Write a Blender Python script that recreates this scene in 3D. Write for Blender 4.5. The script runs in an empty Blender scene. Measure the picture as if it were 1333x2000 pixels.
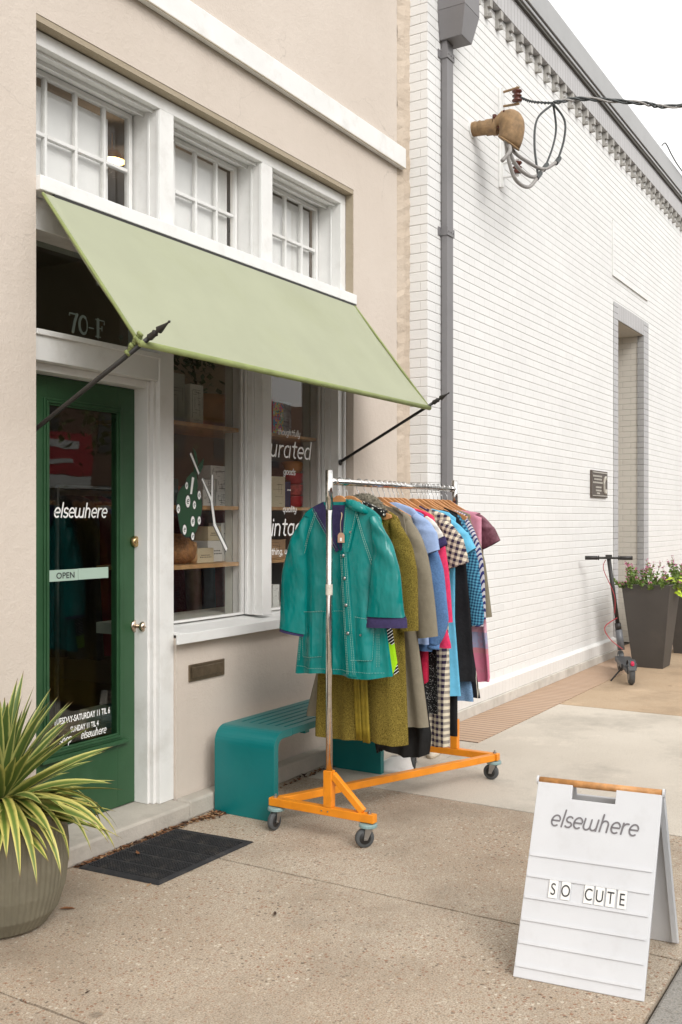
import bpy, math, random
from mathutils import Vector, Matrix
sc = bpy.context.scene
R = math.radians
PI = math.pi
# ---------------------------------------------------------------- camera
cam_d = bpy.data.cameras.new('camera'); cam = bpy.data.objects.new('camera', cam_d)
sc.collection.objects.link(cam); sc.camera = cam
cam.location = (0, -3.38, 1.55)
cam.rotation_euler = (R(90), 0, R(-(90 - 31.2)))
cam_d.sensor_fit = 'VERTICAL'; cam_d.sensor_height = 36; cam_d.lens = 35.0
cam_d.shift_y = 0.0075
cam_d.clip_end = 500; cam_d.clip_start = .05
# ---------------------------------------------------------------- world
SUN_EL, SUN_AZ = 38, 240      # azimuth of the direction the light comes from, ccw from +X
w = bpy.data.worlds.new('World'); sc.world = w; w.use_nodes = True
nt = w.node_tree; nt.nodes.clear()
out = nt.nodes.new('ShaderNodeOutputWorld'); bg = nt.nodes.new('ShaderNodeBackground')
sky = nt.nodes.new('ShaderNodeTexSky'); sky.sky_type = 'NISHITA'; sky.sun_disc = False
sky.sun_elevation = R(SUN_EL); sky.sun_rotation = R(90 - SUN_AZ)
sky.dust_density = 6; sky.air_density = 1.0; sky.ozone_density = 1.0
hs = nt.nodes.new('ShaderNodeHueSaturation'); hs.inputs['Saturation'].default_value = .12
mx = nt.nodes.new('ShaderNodeMix'); mx.data_type = 'RGBA'; mx.inputs[0].default_value = .72
mx.inputs[7].default_value = (8.6, 8.5, 8.3, 1)     # even cloud cover
nt.links.new(sky.outputs[0], hs.inputs['Color']); nt.links.new(hs.outputs[0], mx.inputs[6])
nt.links.new(mx.outputs[2], bg.inputs['Color']); bg.inputs['Strength'].default_value = .145
nt.links.new(bg.outputs[0], out.inputs['Surface'])
# ---------------------------------------------------------------- sun
sd = bpy.data.lights.new('sun', 'SUN'); sd.energy = 1.15; sd.angle = R(28); sd.color = (1, .97, .93)
so = bpy.data.objects.new('sun', sd); sc.collection.objects.link(so)
so.rotation_euler = (R(90 - SUN_EL), 0, R(SUN_AZ + 90))
# ---------------------------------------------------------------- exposure
sc.view_settings.view_transform = 'Standard'; sc.view_settings.look = 'None'
sc.view_settings.exposure = 0.45; sc.view_settings.gamma = 1.0
sc.render.film_transparent = False
sc.cycles.max_bounces = 10; sc.cycles.transparent_max_bounces = 24
try: sc.cycles.use_denoising = True
except Exception: pass

# ================================================================ helpers
COL = sc.collection

def wloc(o):
    v = Vector((0, 0, 0))
    while o: v += Vector(o.location); o = o.parent
    return v

def tag(o, label=None, cat=None, group=None, kind=None):
    if label: o['label'] = label
    if cat: o['category'] = cat
    if group: o['group'] = group
    if kind: o['kind'] = kind
    return o

def thing(name, label, cat, loc=(0, 0, 0), group=None):
    o = bpy.data.objects.new(name, None); COL.objects.link(o); o.location = loc
    o.empty_display_size = .05
    return tag(o, label, cat, group)

class MB:
    def __init__(s): s.v = []; s.f = []; s.m = []; s.uv = {}
    def add(s, vs, fs, m=0):
        b = len(s.v); s.v += [tuple(x) for x in vs]
        for f in fs: s.f.append([b + i for i in f]); s.m.append(m)
        return s
    def box(s, x0, x1, y0, y1, z0, z1, m=0):
        return s.add([(x0,y0,z0),(x1,y0,z0),(x1,y1,z0),(x0,y1,z0),(x0,y0,z1),(x1,y0,z1),(x1,y1,z1),(x0,y1,z1)],
                     [(0,3,2,1),(4,5,6,7),(0,1,5,4),(1,2,6,5),(2,3,7,6),(3,0,4,7)], m)
    def hexa(s, p, m=0):
        return s.add(p, [(0,3,2,1),(4,5,6,7),(0,1,5,4),(1,2,6,5),(2,3,7,6),(3,0,4,7)], m)
    def obox(s, c, a, b, d, m=0):
        c, a, b, d = map(Vector, (c, a, b, d))
        return s.hexa([c-a-b-d, c+a-b-d, c+a+b-d, c-a+b-d, c-a-b+d, c+a-b+d, c+a+b+d, c-a+b+d], m)
    def bar(s, p, q, wdt, h, m=0, up=(0, 0, 1)):
        p, q = Vector(p), Vector(q); d = (q - p); u = Vector(up)
        sd_ = d.cross(u).normalized(); u = sd_.cross(d).normalized()
        return s.obox((p + q) / 2, d / 2, sd_ * wdt / 2, u * h / 2, m)
    def tube(s, pts, r, n=8, m=0, cap=True):
        pts = [Vector(p) for p in pts]; k = len(pts)
        rs = r if isinstance(r, (list, tuple)) else [r] * k
        rings = []; prev = None
        for i in range(k):
            t = (pts[min(i + 1, k - 1)] - pts[max(i - 1, 0)]).normalized()
            if prev is None:
                a = t.cross(Vector((0, 0, 1)))
                if a.length < .05: a = t.cross(Vector((0, 1, 0)))
                a.normalize()
            else:
                a = (prev - t * prev.dot(t)).normalized()
            prev = a; b = t.cross(a)
            rings.append([pts[i] + (a * math.cos(2*PI*j/n) + b * math.sin(2*PI*j/n)) * rs[i] for j in range(n)])
        vs = [v for rg in rings for v in rg]; fs = []
        for i in range(k - 1):
            for j in range(n):
                fs.append((i*n + j, i*n + (j+1) % n, (i+1)*n + (j+1) % n, (i+1)*n + j))
        if cap: fs.append(tuple(range(n))[::-1]); fs.append(tuple((k-1)*n + j for j in range(n)))
        return s.add(vs, fs, m)
    def lathe(s, c, prof, n=24, m=0, axis='z'):
        vs = []; fs = []; c = Vector(c)
        for (r, h) in prof:
            for j in range(n):
                a = 2*PI*j/n; x, y = r*math.cos(a), r*math.sin(a)
                vs.append(c + (Vector((x, y, h)) if axis == 'z' else Vector((x, h, y)) if axis == 'y' else Vector((h, x, y))))
        for i in range(len(prof) - 1):
            for j in range(n): fs.append((i*n + j, i*n + (j+1) % n, (i+1)*n + (j+1) % n, (i+1)*n + j))
        fs.append(tuple(range(n))[::-1]); fs.append(tuple((len(prof)-1)*n + j for j in range(n)))
        return s.add(vs, fs, m)
    def prism(s, poly, nrm, m=0):
        poly = [Vector(p) for p in poly]; nrm = Vector(nrm); n = len(poly)
        fs = [tuple(range(n)), tuple(range(n, 2*n))[::-1]] + [(i, i + n, (i+1) % n + n, (i+1) % n) for i in range(n)]
        return s.add(poly + [p + nrm for p in poly], fs, m)
    def build(s, name, mats, parent=None, smooth=False, bevel=0, uvs=None):
        me = bpy.data.meshes.new(name); off = wloc(parent) if parent else Vector((0, 0, 0))
        if parent is None and s.v:
            xs = [v[0] for v in s.v]; ys = [v[1] for v in s.v]; zs = [v[2] for v in s.v]
            off = Vector(((min(xs)+max(xs))/2, (min(ys)+max(ys))/2, min(zs)))
        me.from_pydata([tuple(Vector(v) - off) for v in s.v], [], s.f); me.update()
        if not isinstance(mats, (list, tuple)): mats = [mats]
        for mt in mats: me.materials.append(mt)
        for p, mi in zip(me.polygons, s.m): p.material_index = mi; p.use_smooth = smooth
        if uvs:
            L = me.uv_layers.new(name='UVMap')
            for lp in me.loops: L.data[lp.index].uv = uvs[lp.vertex_index]
        o = bpy.data.objects.new(name, me); COL.objects.link(o)
        if parent: o.parent = parent
        else: o.location = off
        if bevel:
            bm = o.modifiers.new('bevel', 'BEVEL'); bm.width = bevel; bm.segments = 2; bm.limit_method = 'ANGLE'; bm.angle_limit = R(40)
        return o

def node(nt, t, **k):
    n = nt.nodes.new(t)
    for a, b in k.items(): setattr(n, a, b)
    return n

def base(name, rough=.6, metal=0, spec=.5):
    m = bpy.data.materials.new(name); m.use_nodes = True
    b = m.node_tree.nodes['Principled BSDF']
    b.inputs['Roughness'].default_value = rough; b.inputs['Metallic'].default_value = metal
    try: b.inputs['Specular IOR Level'].default_value = spec
    except Exception: pass
    return m, m.node_tree, b

def mixc(nt, fac, a, b, blend='MIX'):
    n = nt.nodes.new('ShaderNodeMix'); n.data_type = 'RGBA'; n.blend_type = blend
    for i, x in ((0, fac), (6, a), (7, b)):
        if hasattr(x, 'is_linked') or hasattr(x, 'links'): nt.links.new(x, n.inputs[i])
        else: n.inputs[i].default_value = x if i == 0 else (*x, 1)
    return n.outputs[2]

def noise(nt, co, scale, detail=4, rough=.55):
    n = nt.nodes.new('ShaderNodeTexNoise'); n.inputs['Scale'].default_value = scale
    n.inputs['Detail'].default_value = detail; n.inputs['Roughness'].default_value = rough
    nt.links.new(co, n.inputs['Vector']); return n.outputs['Fac']

def ramp(nt, fac, stops, interp='LINEAR'):
    r = nt.nodes.new('ShaderNodeValToRGB'); r.color_ramp.interpolation = interp
    el = r.color_ramp.elements
    while len(el) < len(stops): el.new(.5)
    for e, (p, c) in zip(el, stops):
        e.position = p; e.color = (c, c, c, 1) if isinstance(c, (int, float)) else (*c, 1)
    nt.links.new(fac, r.inputs[0]); return r.outputs[0]

def mth(nt, op, a, b=None, c=None):
    n = nt.nodes.new('ShaderNodeMath'); n.operation = op
    for i, x in enumerate((a, b, c)):
        if x is None: continue
        if hasattr(x, 'links'): nt.links.new(x, n.inputs[i])
        else: n.inputs[i].default_value = x
    return n.outputs[0]

def bump(nt, b, h, strength=.3, dist=.01, prev=None):
    n = nt.nodes.new('ShaderNodeBump'); n.inputs['Strength'].default_value = strength; n.inputs['Distance'].default_value = dist
    nt.links.new(h, n.inputs['Height'])
    if prev: nt.links.new(prev, n.inputs['Normal'])
    nt.links.new(n.outputs[0], b.inputs['Normal']); return n.outputs[0]

def coords(nt, kind='Object'):
    return nt.nodes.new('ShaderNodeTexCoord').outputs[kind]

def geo_pos(nt): return nt.nodes.new('ShaderNodeNewGeometry').outputs['Position']

def mat(name, col, rough=.6, var=.12, vs=3, bmp=.0, bs=60, metal=0, spec=.5, dirt=None, ds=1.2, pos=True):
    m, nt, b = base(name, rough, metal, spec)
    co = geo_pos(nt) if pos else coords(nt)
    n1 = noise(nt, co, vs, 5)
    lo = tuple(c * (1 - var) for c in col); hi = tuple(min(1, c * (1 + var)) for c in col)
    c = mixc(nt, ramp(nt, n1, [(.3, 0.), (.7, 1.)]), lo, hi)
    if dirt:
        n2 = noise(nt, co, ds, 8, .65)
        c = mixc(nt, ramp(nt, n2, [(.52, 0.), (.72, dirt[1])]), c, dirt[0])
    nt.links.new(c, b.inputs['Base Color'])
    if bmp: bump(nt, b, noise(nt, co, bs, 4), bmp, .004)
    return m

# ================================================================ materials
M = {}
# stucco
def stucco(name, col, col2, bs=90, st=.55, streak=.12):
    m, nt, b = base(name, .9, 0, .2); co = geo_pos(nt)
    big = noise(nt, co, 1.1, 6, .6); fine = noise(nt, co, 260, 3, .7)
    c = mixc(nt, ramp(nt, big, [(.35, 0.), (.7, 1.)]), col, col2)
    c = mixc(nt, ramp(nt, fine, [(.3, .16), (.75, 0.)]), c, tuple(x * .72 for x in col))
    mp = nt.nodes.new('ShaderNodeMapping'); mp.inputs['Scale'].default_value = (9, 9, .5); nt.links.new(co, mp.inputs[0])
    stn = noise(nt, mp.outputs[0], 1, 5, .6)
    c = mixc(nt, ramp(nt, stn, [(.5, 0.), (.8, streak)]), c, tuple(x * .7 for x in col))
    vor = nt.nodes.new('ShaderNodeTexVoronoi'); vor.feature = 'DISTANCE_TO_EDGE'; vor.inputs['Scale'].default_value = 1.1
    wob = nt.nodes.new('ShaderNodeTexNoise'); wob.inputs['Scale'].default_value = 2.2; wob.inputs['Detail'].default_value = 6; nt.links.new(co, wob.inputs['Vector'])
    va = nt.nodes.new('ShaderNodeVectorMath'); va.operation = 'MULTIPLY_ADD'; va.inputs[1].default_value = (.6, .6, .6)
    nt.links.new(wob.outputs['Color'], va.inputs[0]); nt.links.new(co, va.inputs[2]); nt.links.new(va.outputs[0], vor.inputs['Vector'])
    crk = ramp(nt, vor.outputs['Distance'], [(0, .35), (.003, 0.)])
    gate = ramp(nt, noise(nt, co, .9, 2), [(.5, 0.), (.62, 1.)])
    c = mixc(nt, mth(nt, 'MULTIPLY', crk, gate), c, tuple(x * .45 for x in col))
    nt.links.new(c, b.inputs['Base Color'])
    h = mth(nt, 'ADD', noise(nt, co, bs, 5, .65), mth(nt, 'MULTIPLY', noise(nt, co, bs * .22, 4), 1.4))
    bump(nt, b, h, st, .006); return m
M['stucco'] = stucco('stucco', (.60, .525, .455), (.655, .58, .51), 90, .42, .08)
M['stucco_rough'] = stucco('rough_stucco', (.50, .41, .32), (.63, .54, .45), 45, 1.0, .4)
M['stucco_soffit'] = stucco('soffit_stucco', (.37, .31, .225), (.42, .355, .27), 60, .7)  # brown stucco, base also darkened for the shade under the recess head
M['white'] = mat('white_paint', (.76, .755, .735), .5, .05, 4, .12, 120, dirt=((.42, .39, .33), .32), ds=5)
M['white2'] = mat('white_gloss_paint', (.78, .78, .765), .4, .03, 6, .06, 90, dirt=((.5, .47, .42), .2), ds=9)
M['conc'] = mat('step_concrete', (.46, .42, .365), .9, .12, 5, .6, 80, dirt=((.22, .19, .16), .5), ds=4)
M['green'] = mat('door_green_paint', (.026, .082, .034), .42, .12, 3, .10, 160, dirt=((.05, .12, .06), .4), ds=7)
M['brass'] = mat('brass', (.55, .40, .20), .25, .1, 20, 0, metal=1)
M['nickel'] = mat('worn_nickel', (.62, .52, .42), .22, .15, 30, 0, metal=1)
M['chrome'] = mat('chrome', (.72, .71, .69), .13, .1, 40, .02, 200, metal=1, dirt=((.38, .33, .29), .5), ds=25)
M['steel'] = mat('grey_steel', (.42, .42, .42), .35, .1, 30, 0, metal=1)
M['slot'] = mat('bronze_slot', (.24, .19, .13), .38, .15, 30, .1, 100, metal=.85)
M['black'] = mat('black_iron', (.022, .02, .018), .5, .2, 30, .15, 150)
M['awn'] = mat('awning_canvas', (.34, .355, .25), .85, .05, 2.5, .25, 700, dirt=((.31, .325, .195), .3), ds=2.0)
M['orange'] = mat('orange_enamel', (.80, .27, .012), .38, .08, 8, .05, 90, dirt=((.42, .13, .02), .35), ds=14)
M['bumper'] = mat('blue_grey_plastic', (.22, .33, .33), .5, .1, 20)
M['tyre'] = mat('wheel_rubber', (.07, .075, .078), .6, .15, 40)
M['hub'] = mat('dark_hub', (.015, .015, .015), .5, .1, 40)
M['bench'] = mat('teal_powder_coat', (.001, .160, .162), .30, .06, 4, .05, 260, dirt=((.01, .2, .19), .4), ds=6)
M['wood'] = mat('hanger_wood', (.52, .245, .095), .38, .22, 22, .05, 150)
M['shelfwood'] = mat('plywood_shelf', (.46, .27, .12), .5, .2, 14, .1, 60)
M['mat'] = mat('rubber_mat', (.018, .018, .020), .8, .25, 12, .4, 150, dirt=((.10, .085, .07), .45), ds=18)
M['pot'] = mat('ribbed_clay', (.165, .15, .105), .75, .18, 5, .25, 150, dirt=((.26, .235, .18), .4), ds=6)
M['soil'] = mat('soil', (.035, .024, .016), .95, .3, 30, 1, 60)
M['sign'] = mat('sign_plastic', (.60, .61, .63), .45, .03, 5, .06, 300, dirt=((.5, .5, .5), .3), ds=14)
M['signgrey'] = mat('sign_lettering', (.17, .16, .17), .6, .05)
M['tile'] = mat('letter_tile', (.82, .81, .78), .35, .03)
M['ink'] = mat('ink', (.02, .02, .022), .5, .05)
M['vinylw'] = mat('white_vinyl', (.9, .9, .88), .5, .03)
M['num'] = mat('number_vinyl', (.30, .36, .33), .5, .05)
M['planter'] = mat('planter_metal', (.060, .053, .047), .55, .12, 3, .08, 160, dirt=((.10, .085, .07), .35), ds=5)
M['pipe'] = mat('grey_downpipe', (.185, .178, .182), .5, .06, 5, .06, 60, dirt=((.17, .16, .16), .4), ds=5)
M['rust'] = mat('rusty_metal', (.27, .17, .085), .75, .3, 18, .4, 120, dirt=((.15, .10, .065), .75), ds=11)
M['insul'] = mat('brown_glaze', (.10, .028, .018), .2, .1, 20)
M['cable'] = mat('cable_black', (.05, .055, .055), .6, .2, 40)
M['cableg'] = mat('cable_grey', (.28, .265, .25), .65, .15, 40)
M['coping'] = mat('grey_coping', (.34, .34, .34), .45, .05, 3, .05, 60)
M['plaque'] = mat('bronze_plaque', (.115, .092, .075), .5, .2, 40, .3, 120, metal=.4)
M['plaquetxt'] = mat('raised_bronze', (.55, .52, .46), .45, .1, metal=.3)
M['inwall'] = mat('interior_wall', (.32, .27, .22), .9, .1, 2)
M['infloor'] = mat('interior_floor', (.10, .065, .04), .6, .2, 6)
M['leaf'] = mat('dry_leaf', (.20, .085, .035), .8, .45, 30)
M['bright_backing'] = mat('white_backing', (.84, .84, .83), .85, .04, 8, .1, 200)
M['beige'] = mat('window_lining', (.50, .50, .44), .7, .06, 4)

def glass(name, ior=1.5, tint=(.955, .955, .95)):
    m = bpy.data.materials.new(name); m.use_nodes = True; nt = m.node_tree; nt.nodes.clear()
    o = node(nt, 'ShaderNodeOutputMaterial'); mix = node(nt, 'ShaderNodeMixShader'); tr = node(nt, 'ShaderNodeBsdfTransparent'); gl = node(nt, 'ShaderNodeBsdfGlossy')
    fr = node(nt, 'ShaderNodeFresnel'); gm = node(nt, 'ShaderNodeNewGeometry')
    nt.links.new(mth(nt, 'ADD', mth(nt, 'MULTIPLY', gm.outputs['Backfacing'], 1/ior - ior), ior), fr.inputs['IOR'])
    tr.inputs['Color'].default_value = (*tint, 1); gl.inputs['Roughness'].default_value = .012
    co = geo_pos(nt); bp = node(nt, 'ShaderNodeBump'); bp.inputs['Strength'].default_value = .05; bp.inputs['Distance'].default_value = .02
    nt.links.new(noise(nt, co, 2.2, 2), bp.inputs['Height']); nt.links.new(bp.outputs[0], gl.inputs['Normal'])
    nt.links.new(fr.outputs[0], mix.inputs[0]); nt.links.new(tr.outputs[0], mix.inputs[1]); nt.links.new(gl.outputs[0], mix.inputs[2])
    nt.links.new(mix.outputs[0], o.inputs['Surface']); return m
M['glass'] = glass('window_glass'); M['glassdoor'] = glass('door_glass', 1.5, (.80, .84, .82))

# painted brick: horizontal joints are modelled, head joints and surface in the material
def brick(name, col, mortar, ax=0, bw=.205, bh=.07, st=.5, mcol=.25, off=.5, vax=2, ms=.004):
    m, nt, b = base(name, .55, 0, .35); co = geo_pos(nt)
    sp = node(nt, 'ShaderNodeSeparateXYZ'); nt.links.new(co, sp.inputs[0])
    cb = node(nt, 'ShaderNodeCombineXYZ'); nt.links.new(sp.outputs[ax], cb.inputs[0]); nt.links.new(sp.outputs[vax], cb.inputs[1])
    br = node(nt, 'ShaderNodeTexBrick'); nt.links.new(cb.outputs[0], br.inputs['Vector'])
    br.offset = off; br.inputs['Scale'].default_value = 1; br.inputs['Mortar Size'].default_value = ms; br.inputs['Mortar Smooth'].default_value = .6
    br.inputs['Brick Width'].default_value = bw; br.inputs['Row Height'].default_value = bh
    br.inputs['Color1'].default_value = (.45, .45, .45, 1); br.inputs['Color2'].default_value = (1, 1, 1, 1); br.inputs['Mortar'].default_value = (0, 0, 0, 1)
    c = mixc(nt, ramp(nt, noise(nt, co, 1.6, 6), [(.35, 0.), (.7, 1.)]), tuple(x * .95 for x in col), col)
    c = mixc(nt, .05, c, br.outputs['Color'])
    inv = ramp(nt, br.outputs['Fac'], [(.2, 0.), (1., mcol)])
    c = mixc(nt, inv, c, mortar)
    n2 = noise(nt, co, 7, 8, .7); c = mixc(nt, ramp(nt, n2, [(.6, 0.), (.8, .35)]), c, tuple(x * .78 for x in col))
    nt.links.new(c, b.inputs['Base Color'])
    h = mth(nt, 'SUBTRACT', mth(nt, 'MULTIPLY', noise(nt, co, 55, 5, .6), .55), br.outputs['Fac'])
    bump(nt, b, h, st, .006); return m
M['wbrick'] = brick('white_painted_brick', (.79, .785, .77), (.5, .48, .45), 0)
M['wbrick_side'] = brick('white_painted_brick_side', (.79, .785, .77), (.5, .48, .45), 1)
M['gbrick'] = brick('grey_painted_brick', (.46, .455, .46), (.2, .2, .2), 0, .205, .07, .5, .5)
M['gbrick_side'] = brick('grey_painted_brick_side', (.40, .395, .39), (.16, .16, .16), 1, .205, .07, .5, .6)
M['soldier'] = brick('grey_soldier_brick', (.46, .45, .45), (.16, .155, .15), 0, .075, .6, .7, .75, 0)
M['plinthb'] = brick('white_soldier_plinth', (.76, .745, .715), (.5, .48, .45), 0, .075, .6, .4, .22, 0)
M['redbrick'] = brick('dark_red_brick', (.20, .085, .055), (.24, .21, .18), 0, .21, .075, .4, .8)
M['paver'] = brick('brick_pavers', (.47, .31, .20), (.14, .10, .075), 0, .072, .65, .9, .8, .5, 1, .009)

def aggregate(name, colA, colB, peb, scale=62, pebamt=.72, fine=1.0):
    m, nt, b = base(name, .85, 0, .3); co = geo_pos(nt)
    big = noise(nt, co, .75, 7, .6)
    c = mixc(nt, ramp(nt, big, [(.36, 0.), (.66, 1.)]), colA, colB)
    gr = noise(nt, co, 150, 4, .75); c = mixc(nt, ramp(nt, gr, [(.36, .8 * fine), (.56, 0.)]), c, tuple(x * .38 for x in colA))
    gr2 = noise(nt, co, 170, 2, .6); c = mixc(nt, ramp(nt, gr2, [(.6, 0.), (.74, .6 * fine)]), c, tuple(min(1, x * 1.6) for x in colB))
    v = node(nt, 'ShaderNodeTexVoronoi'); v.inputs['Scale'].default_value = scale; v.inputs['Randomness'].default_value = 1
    dn = node(nt, 'ShaderNodeTexNoise'); dn.inputs['Scale'].default_value = 70; nt.links.new(co, dn.inputs['Vector']); dv = node(nt, 'ShaderNodeVectorMath', operation='MULTIPLY_ADD'); dv.inputs[1].default_value = (.016, .016, .016); nt.links.new(dn.outputs['Color'], dv.inputs[0]); nt.links.new(co, dv.inputs[2]); nt.links.new(dv.outputs[0], v.inputs['Vector'])
    sp = node(nt, 'ShaderNodeSeparateColor'); nt.links.new(v.outputs['Color'], sp.inputs[0])
    pc = ramp(nt, sp.outputs[0], [(0, peb[0]), (.35, peb[1]), (.6, peb[2]), (.8, peb[3])], 'CONSTANT')
    inside = ramp(nt, v.outputs['Distance'], [(.30, 1.), (.42, 0.)])
    pick = ramp(nt, sp.outputs[1], [(.40, 0.), (.46, pebamt)])
    dens = ramp(nt, noise(nt, co, 1.7, 3), [(.35, .35), (.6, 1.)])
    f = mth(nt, 'MULTIPLY', mth(nt, 'MULTIPLY', inside, pick), dens)
    c = mixc(nt, f, c, pc)
    v2 = node(nt, 'ShaderNodeTexVoronoi'); v2.inputs['Scale'].default_value = scale * 1.9; nt.links.new(co, v2.inputs['Vector'])
    s2 = node(nt, 'ShaderNodeSeparateColor'); nt.links.new(v2.outputs['Color'], s2.inputs[0])
    p2 = ramp(nt, s2.outputs[2], [(0, peb[1]), (.4, peb[3]), (.75, peb[0])], 'CONSTANT')
    f2 = mth(nt, 'MULTIPLY', ramp(nt, v2.outputs['Distance'], [(.28, 1.), (.4, 0.)]), ramp(nt, s2.outputs[1], [(.5, 0.), (.55, pebamt * .8)]))
    c = mixc(nt, f2, c, p2)
    st = noise(nt, co, 1.15, 9, .68); c = mixc(nt, ramp(nt, st, [(.50, 0.), (.68, .55)]), c, tuple(x * .50 for x in colA))
    gum = node(nt, 'ShaderNodeTexVoronoi'); gum.inputs['Scale'].default_value = 1.9; nt.links.new(co, gum.inputs['Vector'])
    c = mixc(nt, ramp(nt, gum.outputs['Distance'], [(.028, .6), (.05, 0.)]), c, tuple(x * .35 for x in colA))
    sw = noise(nt, co, 1.3, 9, .7); c = mixc(nt, ramp(nt, sw, [(.58, 0.), (.72, .35)]), c, tuple(min(1, x * 1.5) for x in colB))
    nt.links.new(c, b.inputs['Base Color'])
    h = mth(nt, 'ADD', mth(nt, 'MULTIPLY', f, .6), noise(nt, co, 160, 4, .7))
    bump(nt, b, h, .5, .004); return m
PEB = [(.26, .10, .045), (.34, .24, .15), (.07, .045, .03), (.66, .60, .50)]
M['agg'] = aggregate('exposed_aggregate', (.42, .335, .25), (.54, .46, .365), PEB)
M['smooth'] = aggregate('broomed_concrete', (.54, .485, .41), (.62, .565, .485), [(.40, .34, .27), (.45, .4, .33), (.33, .27, .2), (.5, .45, .38)], 90, .4, .35)
M['tan'] = aggregate('tan_concrete', (.43, .31, .20), (.50, .38, .26), [(.36, .2, .1), (.45, .35, .25), (.3, .2, .13), (.5, .42, .32)], 70, .5, .5)
M['kerb'] = aggregate('kerb_concrete', (.28, .265, .24), (.36, .34, .31), [(.14, .12, .1), (.3, .27, .22), (.1, .09, .08), (.36, .33, .29)], 70, .5, .8)
M['asphalt'] = mat('asphalt', (.055, .054, .052), .9, .2, 3, .8, 120)

# ================================================================ lettering
def arc(cx, cy, rx, ry, a0, a1, n=14):
    return [(cx + rx*math.cos(R(a0 + (a1-a0)*i/n)), cy + ry*math.sin(R(a0 + (a1-a0)*i/n))) for i in range(n + 1)]
GL = {
 'e': ([[(.05,.5),(.75,.5)] + arc(.4,.5,.38,.5,0,305)[1:]], .95),
 'l': ([[(.1,1.55),(.1,.0)]], .35),
 's': ([arc(.33,.74,.27,.26,35,270,10) + arc(.33,.24,.29,.24,90,-145,10)[1:]], .78),
 'w': ([[(0,1),(0,.35)] + arc(.3,.33,.3,.33,180,360,8) + [(.6,.95)], [(.6,.35)] + arc(.9,.33,.3,.33,180,360,8)[1:] + [(1.2,1)], [(1.2,1),(1.2,0.)]], 1.5),
 'h': ([[(.05,1.55),(.05,0)], [(.05,.55)] + arc(.36,.62,.31,.38,180,0,10) + [(.67,0)]], .98),
 'n': ([[(.05,1),(.05,0)], [(.05,.55)] + arc(.36,.62,.31,.38,180,0,10) + [(.67,0)]], .98),
 'r': ([[(.05,1),(.05,0)], [(.05,.5)] + arc(.42,.55,.37,.43,180,75,8)], .68),
 't': ([[(.25,1.4),(.25,.25)] + arc(.45,.22,.2,.22,180,280,5), [(0,1),(.55,1)]], .72),
 'o': ([arc(.4,.5,.38,.5,90,450,20)], .98),
 'u': ([[(.03,1),(.03,.38)] + arc(.34,.36,.31,.36,180,360,8) + [(.65,1)], [(.65,.6),(.65,0)]], .98),
 'g': ([arc(.36,.5,.34,.5,60,300,16), [(.7,1),(.7,-.15)] + arc(.38,-.2,.32,.33,0,-150,8)], 1.0),
 'f': ([[(.2,0),(.2,1.2)] + arc(.45,1.22,.25,.32,180,60,6), [(0,1),(.5,1)]], .62),
 'y': ([[(.03,1),(.03,.4)] + arc(.34,.38,.31,.36,180,360,8) + [(.65,1)], [(.65,.7),(.65,-.15)] + arc(.35,-.2,.3,.32,0,-140,7)], .98),
 'c': ([arc(.4,.5,.38,.5,55,305,16)], .85),
 'a': ([arc(.36,.5,.34,.5,60,300,16), [(.7,1),(.7,0)]], 1.0),
 'd': ([arc(.36,.5,.34,.5,60,300,16), [(.7,1.55),(.7,0)]], 1.0),
 'q': ([arc(.36,.5,.34,.5,60,300,16), [(.7,1),(.7,-.55)]], 1.0),
 'p': ([[(.05,1),(.05,-.55)], arc(.39,.5,.34,.5,120,-120,16)], .98),
 'i': ([[(.1,1),(.1,0)], [(.1,1.32),(.1,1.4)]], .35),
 'v': ([[(0,1),(.28,0),(.62,1)]], .8),
 ',': ([[(.12,.08),(.02,-.22)]], .35), '.': ([[(.1,.02),(.1,.1)]], .4), '-': ([[(.05,.5),(.5,.5)]], .7), ' ': ([], .6), '@': ([], .9),
 '7': ([[(0,1.4),(.7,1.4),(.25,0)]], .9), '0': ([arc(.4,.7,.34,.7,90,450,20)], .95), 'F': ([[(.1,0),(.1,1.4)], [(-.02,1.4),(.7,1.4),(.7,1.2)], [(.1,.75),(.5,.75)], [(-.05,0),(.3,0)]], .9),
}
def ribbon(mb, pts, org, U, V, N, wd, m=0):
    n = len(pts); W = wd / 2
    P = [Vector((p[0], p[1])) for p in pts]; L = []; Rr = []
    for i in range(n):
        if P[0] == P[-1] and i in (0, n-1): d = (P[1] - P[-2])
        else: d = P[min(i+1, n-1)] - P[max(i-1, 0)]
        d.normalize(); nn = Vector((-d.y, d.x)) * W
        L.append(P[i] + nn); Rr.append(P[i] - nn)
    def w3(p): return org + U * p.x + V * p.y + N
    vs = [w3(p) for p in L] + [w3(p) for p in Rr]
    mb.add(vs, [(i, i+1, n+i+1, n+i) for i in range(n-1)], m)
    if P[0] != P[-1]:
        for k, sgn in ((0, -1), (n-1, 1)):
            d = (P[1] - P[0]) if k == 0 else (P[-1] - P[-2]); d.normalize(); d *= sgn
            a0 = math.atan2(d.y, d.x)
            fan = [P[k] + Vector((math.cos(a0 + PI*(j/6 - .5)), math.sin(a0 + PI*(j/6 - .5)))) * W for j in range(7)]
            mb.add([w3(p) for p in fan], [tuple(range(7))], m)

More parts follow.
